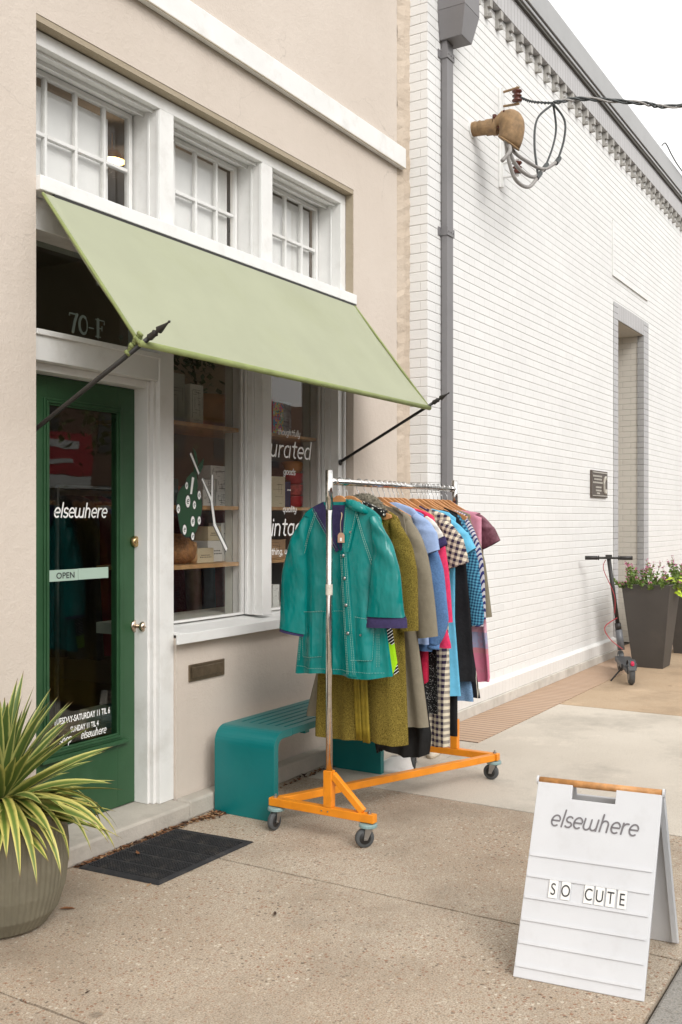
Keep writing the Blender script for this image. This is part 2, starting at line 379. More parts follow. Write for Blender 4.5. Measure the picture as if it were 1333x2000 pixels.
def lettering(mb, text, org, u, v, nrm, size, stroke=.17, shear=.22, width=1.0, m=0, align='l', xs=.82):
    """monoline italic letters; size = x-height in metres"""
    org, u, v, nrm = Vector(org), Vector(u).normalized(), Vector(v).normalized(), Vector(nrm).normalized()
    tot = sum(GL[c][1] * xs for c in text) * size * width
    x = 0 if align == 'l' else -tot / (size * width) / 2
    k = 0
    for c in text:
        st, adv = GL[c]
        for s in st:
            pts = [((x + p[0]*xs) * width + shear*p[1], p[1]) for p in s]
            ribbon(mb, pts, org, u*size, v*size, nrm * (.0008 + .00025*(k % 4)), stroke, m); k += 1
        x += adv * xs
    return tot

def btext(name, text, org, u, v, nrm, size, mt, parent, sx=1, align='LEFT', space=1, extrude=.0005, bold=0):
    cu = bpy.data.curves.new('txt', 'FONT'); cu.body = text; cu.size = size; cu.align_x = align; cu.extrude = extrude; cu.space_character = space; cu.offset = bold
    to = bpy.data.objects.new('txt', cu); COL.objects.link(to)
    me = bpy.data.meshes.new_from_object(to.evaluated_get(bpy.context.evaluated_depsgraph_get()))
    bpy.data.objects.remove(to)
    u, v, nrm = Vector(u).normalized(), Vector(v).normalized(), Vector(nrm).normalized(); org = Vector(org)
    off = wloc(parent)
    for vt in me.vertices:
        c = vt.co.copy(); vt.co = org + u*c.x*sx + v*c.y + nrm*(c.z + .0008) - off
    me.materials.clear(); me.materials.append(mt)
    o = bpy.data.objects.new(name, me); COL.objects.link(o); o.parent = parent; return o

# ================================================================ GROUND
def ground_slab(name, x0, x1, y0, y1, mt, z=0):
    rnd = random.Random(int(x0*100)); b = MB()
    n = 40; xs0 = []; xs1 = []
    for i in range(n + 1):
        y = y0 + (y1 - y0)*i/n
        xs0.append((x0 + rnd.uniform(-.0015, .0035), y)); xs1.append((x1 + rnd.uniform(-.0035, .0015), y))
    poly = [(x, y, z) for x, y in xs1] + [(x, y, z) for x, y in reversed(xs0)]
    b.prism([(p[0], p[1], z - .12) for p in poly], (0, 0, .12))
    return tag(b.build(name, mt), kind='structure')
tag(MB().box(-60, 120, -90, -2.76, -.6, -.13).build('road', M['asphalt']), kind='structure')
tag(MB().box(-60, 120, -2.76, 60, -.6, -.022).build('ground', mat('joint_dirt', (.075, .06, .045), .95, .3, 20, .5, 80)), kind='structure')
ground_slab('sidewalk', -8, 2.208, -2.585, -.02, M['agg'])
ground_slab('sidewalk', 2.216, 3.604, -2.585, -.02, M['agg'])
ground_slab('sidewalk', 3.613, 5.021, -2.585, -.02, M['agg'])
ground_slab('sidewalk', 5.03, 8.105, -2.585, -.615, M['smooth'])
ground_slab('sidewalk', 5.03, 6.40, -.612, -.02, M['smooth'])
ground_slab('sidewalk', 8.115, 40, -2.585, -.615, M['tan'])
tag(MB().box(6.41, 40, -.612, -.02, -.10, .003).build('paver_strip', M['paver']), kind='structure')
kb = MB()
for i, (a, b_) in enumerate(((-8, .5), (.51, 3.66), (3.67, 6.9), (6.91, 40))): kb.box(a, b_, -2.745, -2.592, -.13, -.004 - .001*(i % 2))
tag(kb.build('kerb', M['kerb'], bevel=.012), kind='structure')

# ================================================================ SHOP BUILDING
shop = thing('shop_building', 'beige stucco shop front with white framed windows and a green glazed door', 'building', (4.4, .2, 0))
F0 = .06
b = MB()
b.box(-7, 3.019, 0, .35, 0, 7.2); b.box(3.019, 5.744, 0, .35, 3.757, 7.2); b.box(5.744, 6.36, 0, .35, 0, 7.2)
b.box(3.997, 5.744, .045, .30, .0, .93)
b.build('wall', M['stucco'], shop)
# crumbly strip at the joint of the two buildings
rnd = random.Random(5); b = MB(); zs = [i*.045 for i in range(160)]
L = [(6.362 + rnd.uniform(-.004, .012), rnd.uniform(-.002, .010)) for _ in zs]
Rr = [(6.532, rnd.uniform(-.022, -.012)) for _ in zs]
mid = [(6.45 + .02*math.sin(i*.7) + rnd.uniform(-.008, .008), -.015 + rnd.uniform(-.003, .003)) for i in range(len(zs))]
vs = []
for i, z in enumerate(zs): vs += [(L[i][0], L[i][1], z), (mid[i][0], mid[i][1], z), (Rr[i][0], Rr[i][1], z)]
b.add(vs, [(3*i+j, 3*i+j+1, 3*i+j+4, 3*i+j+3) for i in range(len(zs)-1) for j in (0, 1)])
b.box(6.365, 6.53, .03, .3, 0, 7.1)
b.build('joint_strip', M['stucco_rough'], shop)
MB().box(-7, 6.42, -.045, -.001, 4.092, 4.238).build('trim_band', M['white'], shop, bevel=.006)
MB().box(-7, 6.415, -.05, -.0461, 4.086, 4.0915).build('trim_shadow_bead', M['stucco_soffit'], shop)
# soffit and reveal strip above the frame
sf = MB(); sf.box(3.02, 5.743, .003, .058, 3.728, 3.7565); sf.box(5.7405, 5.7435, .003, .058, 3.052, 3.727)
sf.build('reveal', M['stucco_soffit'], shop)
st = MB(); rnd = random.Random(2)
st.box(2.0, 3.99, -.06, .30, 0, .09); st.box(3.9905, 6.36, -.052, .044, 0, .098)
st.build('step', M['conc'], shop, bevel=.012)
# timber frame
fr = MB()
fr.box(3.020, 3.072, F0, .28, .091, 3.70)
fr.box(3.887, 3.995, F0, .28, .091, 3.66); fr.box(4.782, 4.889, F0, .28, 3.05, 3.66); fr.box(4.785, 4.879, F0, .28, .985, 2.84)
fr.box(5.677, 5.739, F0, .28, 3.05, 3.66); fr.box(5.644, 5.739, F0, .28, .93, 2.84)
fr.box(3.073, 5.739, F0 + .001, .28, 3.66, 3.725)       # head
fr.box(3.0731, 5.739, F0 + .002, .28, 2.84, 2.98)       # band behind the awning
fr.box(3.0732, 3.886, F0 + .008, .28, 2.262, 2.40)      # door head
fr.box(3.0732, 3.886, F0 - .006, F0 + .007, 2.375, 2.40)
fr.box(3.850, 3.8865, .11, .28, .0911, 2.26)            # door stop
fr.box(3.866, 3.8868, .085, .1095, .0912, 2.262)
fr.box(3.0725, 3.10, .11, .28, .0911, 2.26)
fr.box(3.0733, 3.849, .12, .28, 2.225, 2.261)
# soffit boards of the upper lights
fr.build('timber_frame', M['white'], shop, bevel=.003)
tr = MB()
for (a, c) in ((3.073, 3.887), (3.996, 4.781), (4.890, 5.676)):
    tr.box(a, c, .10, .112, 3.646, 3.659); tr.box(a, c, .165, .177, 3.640, 3.659)
    tr.box(c - .006, c - .0005, .13, .142, 3.051, 3.64)
for x in (3.8863, 4.7813): tr.box(x - .004, x, F0 + .004, F0 + .02, 3.06, 3.65)
for (a, c) in ((3.996, 4.784), (4.880, 5.643)):
    tr.box(c - .007, c - .0005, .115, .13, .99, 2.84); tr.box(c - .010, c - .0005, .165, .18, .99, 2.84)
tr.build('beading', M['white2'], shop)
MB().box(3.0195, 5.742, -.028, F0 + .03, 2.985, 3.05).build('sill', M['white2'], shop, bevel=.004)
MB().box(3.10, 5.735, -.0265, .02, 2.968, 2.984).build('awning_rail', M['black'], shop)
sl = MB(); sl.hexa([(3.996, .0, .945), (5.74, .0, .945), (5.74, .28, .945), (3.996, .28, .945), (3.996, .0, .958), (5.74, .0, .958), (5.74, .28, .985), (3.996, .28, .985)])
sl.box(3.94, 5.745, -.012, .0, .905, .959); sl.box(3.997, 5.74, -.002, .043, .912, .944)
sl.build('sill', M['white2'], shop, bevel=.003)
# upper lights: sash with glazing bars
def sash(x0, x1, z0, z1, cols, rows, Y=.235):
    s_ = MB(); t = .024
    s_.box(x0, x0+t, Y, Y+.035, z0, z1); s_.box(x1-t, x1, Y, Y+.035, z0, z1)
    s_.box(x0+t, x1-t, Y, Y+.035, z0, z0+t); s_.box(x0+t, x1-t, Y, Y+.035, z1-t, z1)
    cw = (x1 - x0) / cols; rh = (z1 - z0) / rows
    for i in range(1, cols): s_.box(x0+i*cw-.008, x0+i*cw+.008, Y+.004, Y+.031, z0+t, z1-t)
    for j in range(1, rows):
        for i in range(cols):
            s_.box(x0+i*cw+.0085 + (t if i == 0 else 0), x0+(i+1)*cw-.0085 - (t if i == cols-1 else 0), Y+.003, Y+.032, z0+j*rh-.009, z0+j*rh+.009)
    o = s_.build('window', M['white'], shop, bevel=.002)
    MB().box(x0+.01, x1-.01, Y+.0165, Y+.0185, z0+.01, z1-.01).build('pane', M['glass'], o)
    return o
for (a, c, bx) in ((3.10, 3.872, 3.745), (4.02, 4.772, 4.735), (4.915, 5.672, 5.635)):
    o = sash(a, c, 3.06, 3.655, 4, 2)
    MB().box(a, bx, .285, .289, 3.0, 3.60 if a < 4 else 3.625).build('bright_backing', M['bright_backing'], o)  # white sheet added behind the sash so the panes read bright
# shop windows: pane with lettering
def pane(x0, x1, z0, z1, Y=.19):
    f = MB(); t = .012
    f.box(x0, x0+t, Y, Y+.03, z0, z1); f.box(x1-t, x1, Y, Y+.03, z0, z1); f.box(x0+t, x1-t, Y, Y+.03, z0, z0+t); f.box(x0+t, x1-t, Y, Y+.03, z1-t, z1)
    o = f.build('window', M['white'], shop)
    MB().box(x0+.006, x1-.006, Y+.014, Y+.018, z0+.006, z1-.006).build('pane', M['glass'], o)
    return o
W1 = pane(3.997, 4.778, .987, 2.838); W2 = pane(4.881, 5.636, .987, 2.838)
MB().box(3.103, 3.88, .1985, .2025, 2.402, 2.838).build('transom_pane', M['glassdoor'], shop)
ux, uz, nf = (1, 0, 0), (0, 0, 1), (0, -1, 0)
# building number, serif strokes
nm = MB(); GY = .196
def num_stroke(pts, w_=.16): ribbon(nm, pts, Vector((3.398, GY, 2.452)), Vector((.078, 0, 0)), Vector((0, 0, .062)), Vector((0, -.0006 - .0002*(len(nm.f) % 5), 0)), w_)
num_stroke([(0, 1.25), (0, 1.4), (.62, 1.4)], .12); num_stroke([(.62, 1.4), (.42, .8), (.28, 0)], .22)
num_stroke(arc(1.15, .7, .33, .68, 60, 300, 14), .2); num_stroke(arc(1.15, .7, .33, .68, -60, 60, 14), .1)
num_stroke([(1.65, .6), (2.0, .6)], .1)
num_stroke([(2.4, 0), (2.4, 1.4)], .24); num_stroke([(2.2, 1.37), (2.95, 1.37), (2.95, 1.1)], .1); num_stroke([(2.4, .72), (2.75, .72)], .1); num_stroke([(2.75, .55), (2.75, .9)], .08); num_stroke([(2.2, 0.02), (2.62, 0.02)], .1)
nm.build('building_number', M['num'], shop)
# mail slot
ms = MB(); ms.box(4.092, 4.392, .034, .0445, .690, .780); ms.build('mail_slot', M['slot'], shop, bevel=.003)
MB().box(4.110, 4.374, .027, .0335, .706, .765).build('mail_slot_flap', M['slot'], shop, bevel=.004)
MB().tube([(5.70, .045, 2.83), (5.70, .045, .96)], .009).build('conduit', M['white2'], shop, smooth=True)
# door
DY = .20
d = MB(); dl, dr, dz0, dz1 = 3.102, 3.884, .095, 2.222
gl_, gr_, gz0, gz1 = 3.262, 3.728, .462, 2.095
d.box(dl, gl_, DY, DY+.045, dz0, dz1); d.box(gr_, dr, DY, DY+.045, dz0, dz1)
d.box(gl_, gr_, DY, DY+.045, dz0, gz0); d.box(gl_, gr_, DY, DY+.045, gz1, dz1)
door = d.build('door', M['green'], shop, bevel=.002)
md = MB()
for k, (o_, dp) in enumerate(((.024, .010), (.012, .016), (.001, .008))):
    x0, x1, z0, z1, t = gl_-o_, gr_+o_, gz0-o_, gz1+o_, .0105
    y0 = DY - dp; y1 = DY - .0003
    md.box(x0, x0+t, y0, y1, z0, z1); md.box(x1-t, x1, y0, y1, z0, z1); md.box(x0+t, x1-t, y0, y1, z0, z0+t); md.box(x0+t, x1-t, y0, y1, z1-t, z1)
md.box(gl_-.05, gr_+.055, DY-.03, DY-.0005, gz0-.045, gz0-.026)
md.build('glazing_bead', M['green'], door, bevel=.002)
MB().box(gl_+.0005, gr_-.0005, DY+.012, DY+.016, gz0, gz1).build('pane', M['glassdoor'], door)
kn = MB(); kn.lathe((3.856, DY, 1.0), [(.001, -.012), (.030, -.010), (.034, -.003), (.034, 0)], 20, axis='y')
kn.lathe((3.856, DY, 1.0), [(.012, -.012), (.011, -.034), (.020, -.040), (.027, -.050), (.028, -.060), (.022, -.070), (.008, -.073)], 20, axis='y')
kn.lathe((3.856, DY, 1.0), [(.008, -.0731), (.007, -.078), (.002, -.079)], 12, axis='y'); kn.build('knob', M['nickel'], door, smooth=True)
kn = MB(); kn.lathe((3.847, DY, 1.437), [(.030, 0), (.030, -.008), (.026, -.022), (.019, -.026), (.001, -.0265)], 20, axis='y')
kn.box(3.8455, 3.8485, DY-.0275, DY-.0266, 1.43, 1.444); kn.build('deadbolt', M['brass'], door, smooth=True)
lt = MB(); DG = DY + .0115
lettering(lt, 'elsewhere', (3.315, DG, 1.562), ux, uz, nf, .044, .19, .2, 1.06, xs=.93)
lettering(lt, 'shop', (3.350, DG, .482), ux, uz, nf, .026, .19, .2, 1.0, xs=.8)
lettering(lt, 'elsewhere', (3.487, DG, .484), ux, uz, nf, .024, .19, .2, 1.08, xs=.82)
lt.build('lettering', M['vinylw'], door)
btext('lettering', 'TUESDAY-SATURDAY 11 TIL 6', (3.684, DG, .578), ux, uz, nf, .042, M['vinylw'], door, .66, 'RIGHT', 1.0, .0002, .0008)
btext('lettering', 'SUNDAY 11 TIL 4', (3.605, DG, .528), ux, uz, nf, .038, M['vinylw'], door, .64, 'RIGHT', 1.0, .0002, .0008)
os_ = MB(); os_.box(3.272, 3.462, DY+.004, DY+.0105, 1.258, 1.312, 0); os_.box(3.463, 3.652, DY+.003, DY+.0105, 1.259, 1.313, 0); os_.box(3.653, 3.668, DY+.006, DY+.0105, 1.258, 1.313, 0)
osn = os_.build('open_sign', mat('mint_plastic', (.40, .52, .44), .4, .04), door, bevel=.001)
btext('lettering', 'OPEN', (3.322, DY+.0038, 1.271), ux, uz, nf, .040, M['ink'], door, 1.1, 'LEFT', 1.05, .0001, .0006)
# window decals
wl = MB(); WY = .2035
lettering(wl, 'thoughtfully', (5.150, WY, 2.088), ux, uz, nf, .025, .19, .2, 1.32, xs=.80)
lettering(wl, 'curated', (4.990, WY, 1.948), ux, uz, nf, .071, .17, .2, 1.36, xs=.92)
lettering(wl, 'goods', (5.212, WY, 1.838), ux, uz, nf, .025, .19, .2, 1.40, xs=.82)
lettering(wl, '...', (5.258, WY, 1.738), ux, uz, nf, .024, .36, .2, 1.3, xs=1.1)
lettering(wl, 'quality', (5.205, WY, 1.60), ux, uz, nf, .025, .19, .2, 1.4, xs=.84)
lettering(wl, 'vintage', (5.005, WY, 1.452), ux, uz, nf, .070, .17, .2, 1.36, xs=.92)
lettering(wl, 'everything, u', (4.950, WY, 1.332), ux, uz, nf, .025, .19, .2, 1.4, xs=.84)
wl.build('lettering', M['vinylw'], W2)
# bindle decal on the left window:  local decal units in metres
dc = MB()
DT_ = [4.29, 4.222, .70, 1.605, 1.555, .92]
def dmap(x, z): return DT_[0] + (x - DT_[1])*DT_[2], DT_[3] + (z - DT_[4])*DT_[5]
def flat(pts, off, m): dc.add([(dmap(*p)[0], WY - off, dmap(*p)[1]) for p in pts], [tuple(range(len(pts)))], m)
bag = []
for i in range(40):
    a = 2*PI*i/40; r = 1 + .06*math.sin(3*a+.6) + .03*math.sin(5*a)
    bag.append((4.222 + .150*r*math.cos(a), 1.555 + .158*r*math.sin(a)))
flat([(4.222+(p[0]-4.222)*1.05, 1.555+(p[1]-1.555)*1.045) for p in bag], .0002, 0)
flat(bag, .0004, 1)
flat([(4.15, 1.66), (4.19, 1.745), (4.26, 1.785), (4.315, 1.77), (4.33, 1.70), (4.30, 1.64), (4.2, 1.60)], .0007, 1)
flat([(4.275, 1.78), (4.29, 1.87), (4.262, 1.935), (4.305, 1.91), (4.33, 1.85), (4.318, 1.78)], .0005, 1)
flat([(4.30, 1.775), (4.345, 1.835), (4.405, 1.875), (4.395, 1.82), (4.35, 1.77)], .0006, 1)
spots = [(4.205, 1.605, 1.15), (4.09, 1.56, .85), (4.285, 1.585, .8), (4.265, 1.485, 1.0), (4.345, 1.49, .8), (4.165, 1.435, .95), (4.265, 1.395, .75), (4.345, 1.645, .85), (4.19, 1.70, .7)]
for (x, z, s_) in spots:
    for off, k, mi in ((.0009, 1.18, 0), (.0011, 1.0, 2)):
        flat([(x + .024*s_*k*math.cos(2*PI*i/16), z + .032*s_*k*math.sin(2*PI*i/16)) for i in range(16)], off, mi)
    lettering(dc, 'e', (dmap(x, z)[0] - .008*s_, WY - .0006, dmap(x, z)[1] - .010*s_), ux, uz, nf, .020*s_, .2, .15, 1, 0, xs=1)
DT_ = [4.299, 4.16, .705, 1.92, 1.905, .867]
for off, k, mi in ((.0014, 1.15, 0), (.0017, .72, 2)):
    q = .0115 * k
    def lim(p0, p1, w0, w1):
        d_ = Vector((p1[0]-p0[0], p1[1]-p0[1])).normalized(); n_ = Vector((-d_.y, d_.x))
        flat([(p0[0]+n_.x*w0, p0[1]+n_.y*w0), (p1[0]+n_.x*w1, p1[1]+n_.y*w1), (p1[0]-n_.x*w1, p1[1]-n_.y*w1), (p0[0]-n_.x*w0, p0[1]-n_.y*w0)], off + random.Random(p0[0]).random()*.0002, mi)
    lim((4.160, 1.905), (4.265, 1.775), q*1.3, q*1.1); lim((4.305, 1.745), (4.43, 1.60), q, q*1.5)
    lim((4.425, 1.605), (4.465, 1.44), q*1.6, q*1.7); lim((4.46, 1.45), (4.625, 1.275), q*1.7, q*1.6)
    lim((4.435, 1.775), (4.43, 1.60), q*1.5, q*1.2)
DT_ = [4.29, 4.222, .70, 1.605, 1.555, .92]
for off, k, mi in ((.0012, 1.25, 0), (.0013, 1, 2)):
    flat([(4.245+.010*k, 1.725+.03*k), (4.275+.008*k, 1.75), (4.255, 1.66-.01*k), (4.235-.004*k, 1.66-.01*k)], off, mi)
dc.build('painted_decal', [M['ink'], mat('decal_green', (.010, .062, .022), .5, .1), M['vinylw']], W1)
# interior room
rm = MB(); rm.box(2.2, 6.5, .36, 4.2, .02, .09, 1)
rm.box(2.2, 6.5, 4.2, 4.3, .09, 3.9); rm.box(2.1, 2.2, .36, 4.2, .09, 3.9); rm.box(6.5, 6.52, .36, 4.2, .09, 3.9); rm.box(2.2, 6.5, .36, 4.3, 3.9, 4.0)
rm.box(2.2, 3.09, .351, .359, .09, 3.7)
rm.build('interior', [M['inwall'], M['infloor']], shop)
lin = MB()
for x0 in (4.782, 5.640): lin.box(x0, x0+.02, .285, .335, .93, 2.84)
lin.box(3.9985, 5.639, .285, .62, 2.842, 2.86); lin.box(3.9985, 5.639, .285, .62, .925, .985)
lin.build('window_lining', M['beige'], shop)
sh = MB()
for z in (1.297, 1.630, 2.095):
    q = MB(); q.box(4.0, 4.780, .222, .337, z-.022, z); q.box(4.0, 5.3, .3375, .62, z-.022, z); q.build('shelf', M['shelfwood'], shop)
    q = MB(); q.box(4.885, 5.638, .222, .337, z-.018, z+.001); q.box(5.302, 6.2, .3375, .62, z-.018, z+.001); q.build('shelf', M['shelfwood'], shop)
MB().box(3.4, 3.95, 1.3, 1.8, .86, .90).build('table_top', M['infloor'], shop)

# ---------------------------------------------------------------- awning
aw = thing('awning', 'light green canvas shop awning on two black arms with spear finials', 'awning', (4.4, 0, 2.97))
def canopy():
    b = MB(); nx, ny = 40, 14; yT, zT, yB, zB = -.024, 2.975, -.605, 2.262
    for layer in (0, 1):
        for i in range(nx + 1):
            for j in range(ny + 1):
                s_, t = i/nx, j/ny
                xl = 3.035 + (3.022 - 3.035)*t; xr = 5.715 + (5.655 - 5.715)*t
                sag = .012*math.sin(PI*t)*(.6 + .4*math.cos(2*PI*s_*2)) + .003*math.sin(s_*60)*t
                b.v.append((xl + (xr-xl)*s_, yT + (yB-yT)*t + sag*.5 + layer*.003, zT + (zB-zT)*t - sag - layer*.003))
    N = (nx+1)*(ny+1)
    for i in range(nx):
        for j in range(ny):
            a = i*(ny+1)+j; b.f.append([a, a+ny+1, a+ny+2, a+1]); b.m.append(0); b.f.append([N+a, N+a+1, N+a+ny+2, N+a+ny+1]); b.m.append(0)
    for j in range(ny):
        for a in (j, nx*(ny+1)+j): b.f.append([a, a+1, N+a+1, N+a]); b.m.append(0)
    return b
canopy().build('canopy', M['awn'], aw, smooth=True)
hb = MB(); hb.tube([(3.018, -.605, 2.262), (5.66, -.605, 2.254)], .0145, 12)
for x0, x1 in ((3.035, 3.020), (5.716, 5.657)):
    hb.tube([(x0, -.024, 2.972), (x1, -.60, 2.262)], .0075, 6)
for i in range(9):
    x = 3.02 + .006*math.sin(i*2.1); hb.tube([(x, -.56+.008*i-.03, 2.31-.009*i), (x+.02, -.565+.008*i-.03, 2.295-.009*i)], .008, 6)
hb.build('hem', mat('awning_hem', (.25, .29, .11), .85, .12, 12, .3, 200), aw, smooth=True)
for X in (3.036, 5.650):
    p0 = Vector((X, .055, 1.93)); p1 = Vector((X, -.605, 2.268)); dr_ = (p1 - p0).normalized()
    a = MB(); a.tube([p0, p1 + dr_*.035], .0105 if X < 4 else .0095, 10)
    a.lathe((X, .05, 1.93), [(.02, 0), (.02, -.008), (.012, -.012)], 12, axis='y')
    ao = a.build('arm', M['black'], aw, smooth=True)
    f = MB(); q = p1 + dr_*.035
    f.tube([q, q+dr_*.006, q+dr_*.012, q+dr_*.03, q+dr_*.036, q+dr_*.042, q+dr_*.05, q+dr_*.058, q+dr_*.10, q+dr_*.112, q+dr_*.120, q+dr_*.126],
           [.013, .016, .014, .013, .016, .010, .007, .017, .006, .0035, .006, .001], 8)
    f.build('finial', M['black'], ao, smooth=True)

# ================================================================ WHITE BRICK BUILDING
wb = thing('brick_building', 'white painted brick building with grey cornice and recessed doorway', 'building', (12, 0, 0))
CW = .07
def course_wall(path, z0, z1, mats_, inward, name, parent, groove=.0015, gh=.0052, rec=None):
    """path: list of (x,y) corners; inward: per-corner inset vectors; horizontal joints are real grooves"""
    b = MB(); prof = []
    z = math.floor(z0/CW)*CW; rnd = random.Random(9)
    while z < z1:
        a, c = max(z + gh/2, z0), min(z + CW - gh/2, z1)
        if c > a: prof += [(a, 0), (a + .0025, -.0015), (c - .0025, -.0015), (c, 0)]; prof += [(c + .0005, groove), (min(z + CW + gh/2, z1) - .0005, groove)]
        z += CW
    for i in range(len(path) - 1):
        seg = (Vector((*path[i+1], 0)) - Vector((*path[i], 0))).length; n = max(1, int(seg/.35)); vs = []
        for k in range(n + 1):
            t = k/n
            px = path[i][0] + (path[i+1][0]-path[i][0])*t; py = path[i][1] + (path[i+1][1]-path[i][1])*t
            ix = inward[i][0] + (inward[i+1][0]-inward[i][0])*t if seg < .5 else (inward[i][0] if k == 0 else inward[i+1][0] if k == n else 0)
            iy = inward[i][1] + (inward[i+1][1]-inward[i][1])*t
            for (zz, g) in prof:
                w_ = .0022*math.sin(px*2.3 + zz*9) + .0014*math.sin(px*7.1+py*9+zz*23) + .0012*math.sin(px*17+zz*61)
                vs.append((px + ix*g, py + iy*g, zz + (w_ if 0 < zz else 0)))
        m_ = len(prof)
        b.add(vs, [(k*m_+j, (k+1)*m_+j, (k+1)*m_+j+1, k*m_+j+1) for k in range(n) for j in range(m_-1)], mats_[i])
    return b
WF = -.16; SX = 6.532
DL, DR, DT = 11.30, 12.86, 4.04; OL, OR, OT = 11.485, 12.63, 3.857
b = course_wall([(SX, .05), (SX, WF), (DL, WF)], .2, 5.80, [1, 0], [(1, 0), (1, 1), (0, 1)], '', wb)
b2 = course_wall([(DL, WF), (DR, WF)], DT, 5.80, [0], [(0, 1), (0, 1)], '', wb)
b3 = course_wall([(DR, WF), (40, WF)], .2, 5.80, [0], [(0, 1), (0, 1)], '', wb)
for q in (b2, b3): b.add(q.v, q.f, 0)
b.box(SX+.01, DL, WF+.008, .30, 0, 6.2); b.box(DL, DR, WF+.008, .3, DT, 6.2); b.box(DR, 40, WF+.008, .3, 0, 6.2)
b.build('wall', [M['wbrick'], M['wbrick_side']], wb)
# grey surround of the doorway
s1 = course_wall([(DL, WF-.004), (OL, WF-.004)], 0.0, DT, [0], [(0, 1), (0, 1)], '', wb)
s2 = course_wall([(OR, WF-.004), (DR, WF-.004)], 0.0, DT, [0], [(0, 1), (0, 1)], '', wb)
s3 = course_wall([(OR, -.085), (OR, WF-.004)], 0.0, OT, [1], [(1, 0), (1, 0)], '', wb)
for q in (s2,): s1.add(q.v, q.f, 0)
s1.add(s3.v, s3.f, 1)
s1.add([(OL, WF-.0045, OT), (OR, WF-.0045, OT), (OR, WF-.0045, DT), (OL, WF-.0045, DT)], [(0, 1, 2, 3)], 2)
s1.build('doorway_surround', [M['gbrick'], M['gbrick_side'], M['soldier']], wb)
r_ = course_wall([(OR + .012, 1.1), (OR + .012, -.083)], 0.0, OT, [0], [(1, 0), (1, 0)], '', wb)
r_.box(OL, OR+.02, WF+.01, 1.1, OT, OT+.05); r_.box(OL-.05, OL, WF+.01, 1.1, 0, OT); r_.box(OL, OR+.05, 1.1, 1.15, 0, OT)
r_.build('doorway_recess', brick('cream_recess_brick', (.66, .62, .55), (.42, .40, .36), 1, .205, .07, .5, .5), wb)
# plinth
p = MB()
for (x0, x1) in ((SX-.004, DL), (DR, 40)):
    p.hexa([(x0, WF-.04, .085), (x1, WF-.04, .085), (x1, WF+.01, .085), (x0, WF+.01, .085), (x0, WF-.04, .195), (x1, WF-.04, .195), (x1, WF+.01, .225), (x0, WF+.01, .225)])
p.build('plinth', M['plinthb'], wb, bevel=.004)
p = MB()
for (x0, x1) in ((SX-.008, DL+.02), (DR-.02, 40)): p.box(x0, x1, WF-.055, WF+.01, 0, .084)
p.build('footing', mat('footing_concrete', (.55, .52, .47), .85, .12, 6, .4, 60, dirt=((.3, .26, .2), .5), ds=5), wb, bevel=.006)
# small projecting moulding of the blind panel above the doorway
pm = MB(); pm.box(11.26, 12.80, WF-.02, WF-.001, 4.318, 4.338); pm.box(11.235, 11.2585, WF-.016, WF-.001, 4.318, 4.95)
pm.build('panel_moulding', M['white'], wb)
# cornice
dm_ = mat('grey_cornice_paint', (.36, .345, .32), .7, .2, 10, .3, 60); x = SX + .1; rest = MB()
while x < 40:
    c = MB() if x < 20.5 else rest
    c.box(x, x+.055, WF-.055, WF, 5.74, 5.81); c.box(x, x+.050, WF-.03, WF, 5.665, 5.739); c.box(x+.016, x+.05, WF-.055, WF-.031, 5.665, 5.695)
    if x < 20.5: c.build('dentil', dm_, wb)
    x += .235
tag(rest.build('dentil', dm_, wb), kind='stuff')
c = MB(); c.box(SX+.0, 40, WF-.058, WF+.2, 5.811, 6.02); c.build('fascia', M['soldier'], wb)
c = MB(); c.box(SX-.01, 40, WF-.085, WF+.2, 6.021, 6.045); c.build('moulding', mat('dark_moulding', (.10, .095, .085), .6, .1), wb)
c = MB(); c.box(SX-.015, 40, WF-.10, WF+.2, 6.046, 6.075); c.box(SX-.02, 40, WF-.115, WF+.25, 6.085, 6.32)
c.build('coping', M['coping'], wb, bevel=.004)
# downpipe
dp = thing('downpipe', 'square grey metal downpipe with rain head at the corner of the white brick wall', 'downpipe', (6.72, WF, 0))
MB().box(6.745, 6.855, WF-.058, WF-.010, 0.05, 5.12).build('pipe', M['pipe'], dp, bevel=.004)
h = MB(); hx0, hx1, hy = 6.695, 6.96, WF-.225
h.box(hx0, hx1, hy, WF-.003, 5.33, 5.95)
h.hexa([(hx0+.03, hy+.04, 5.12), (hx1-.05, hy+.04, 5.12), (hx1-.05, WF-.003, 5.12), (hx0+.03, WF-.003, 5.12), (hx0, hy, 5.329), (hx1, hy, 5.329), (hx1, WF-.003, 5.329), (hx0, WF-.003, 5.329)])
h.build('rain_head', M['pipe'], dp, bevel=.004)
for z in (3.70, 5.02):
    k = MB(); k.box(6.70, 6.90, WF-.0095, WF-.003, z-.03, z+.03); k.box(6.738, 6.862, WF-.065, WF-.0585, z-.03, z+.03); k.box(6.738, 6.7445, WF-.058, WF-.010, z-.03, z+.03); k.box(6.8555, 6.862, WF-.058, WF-.010, z-.03, z+.03)
    for xx in (6.76, 6.80, 6.84): k.lathe((xx, WF-.0655, z), [(.007, 0), (.006, -.004), (.001, -.005)], 8, axis='y')
    k.build('strap', M['pipe'], dp)

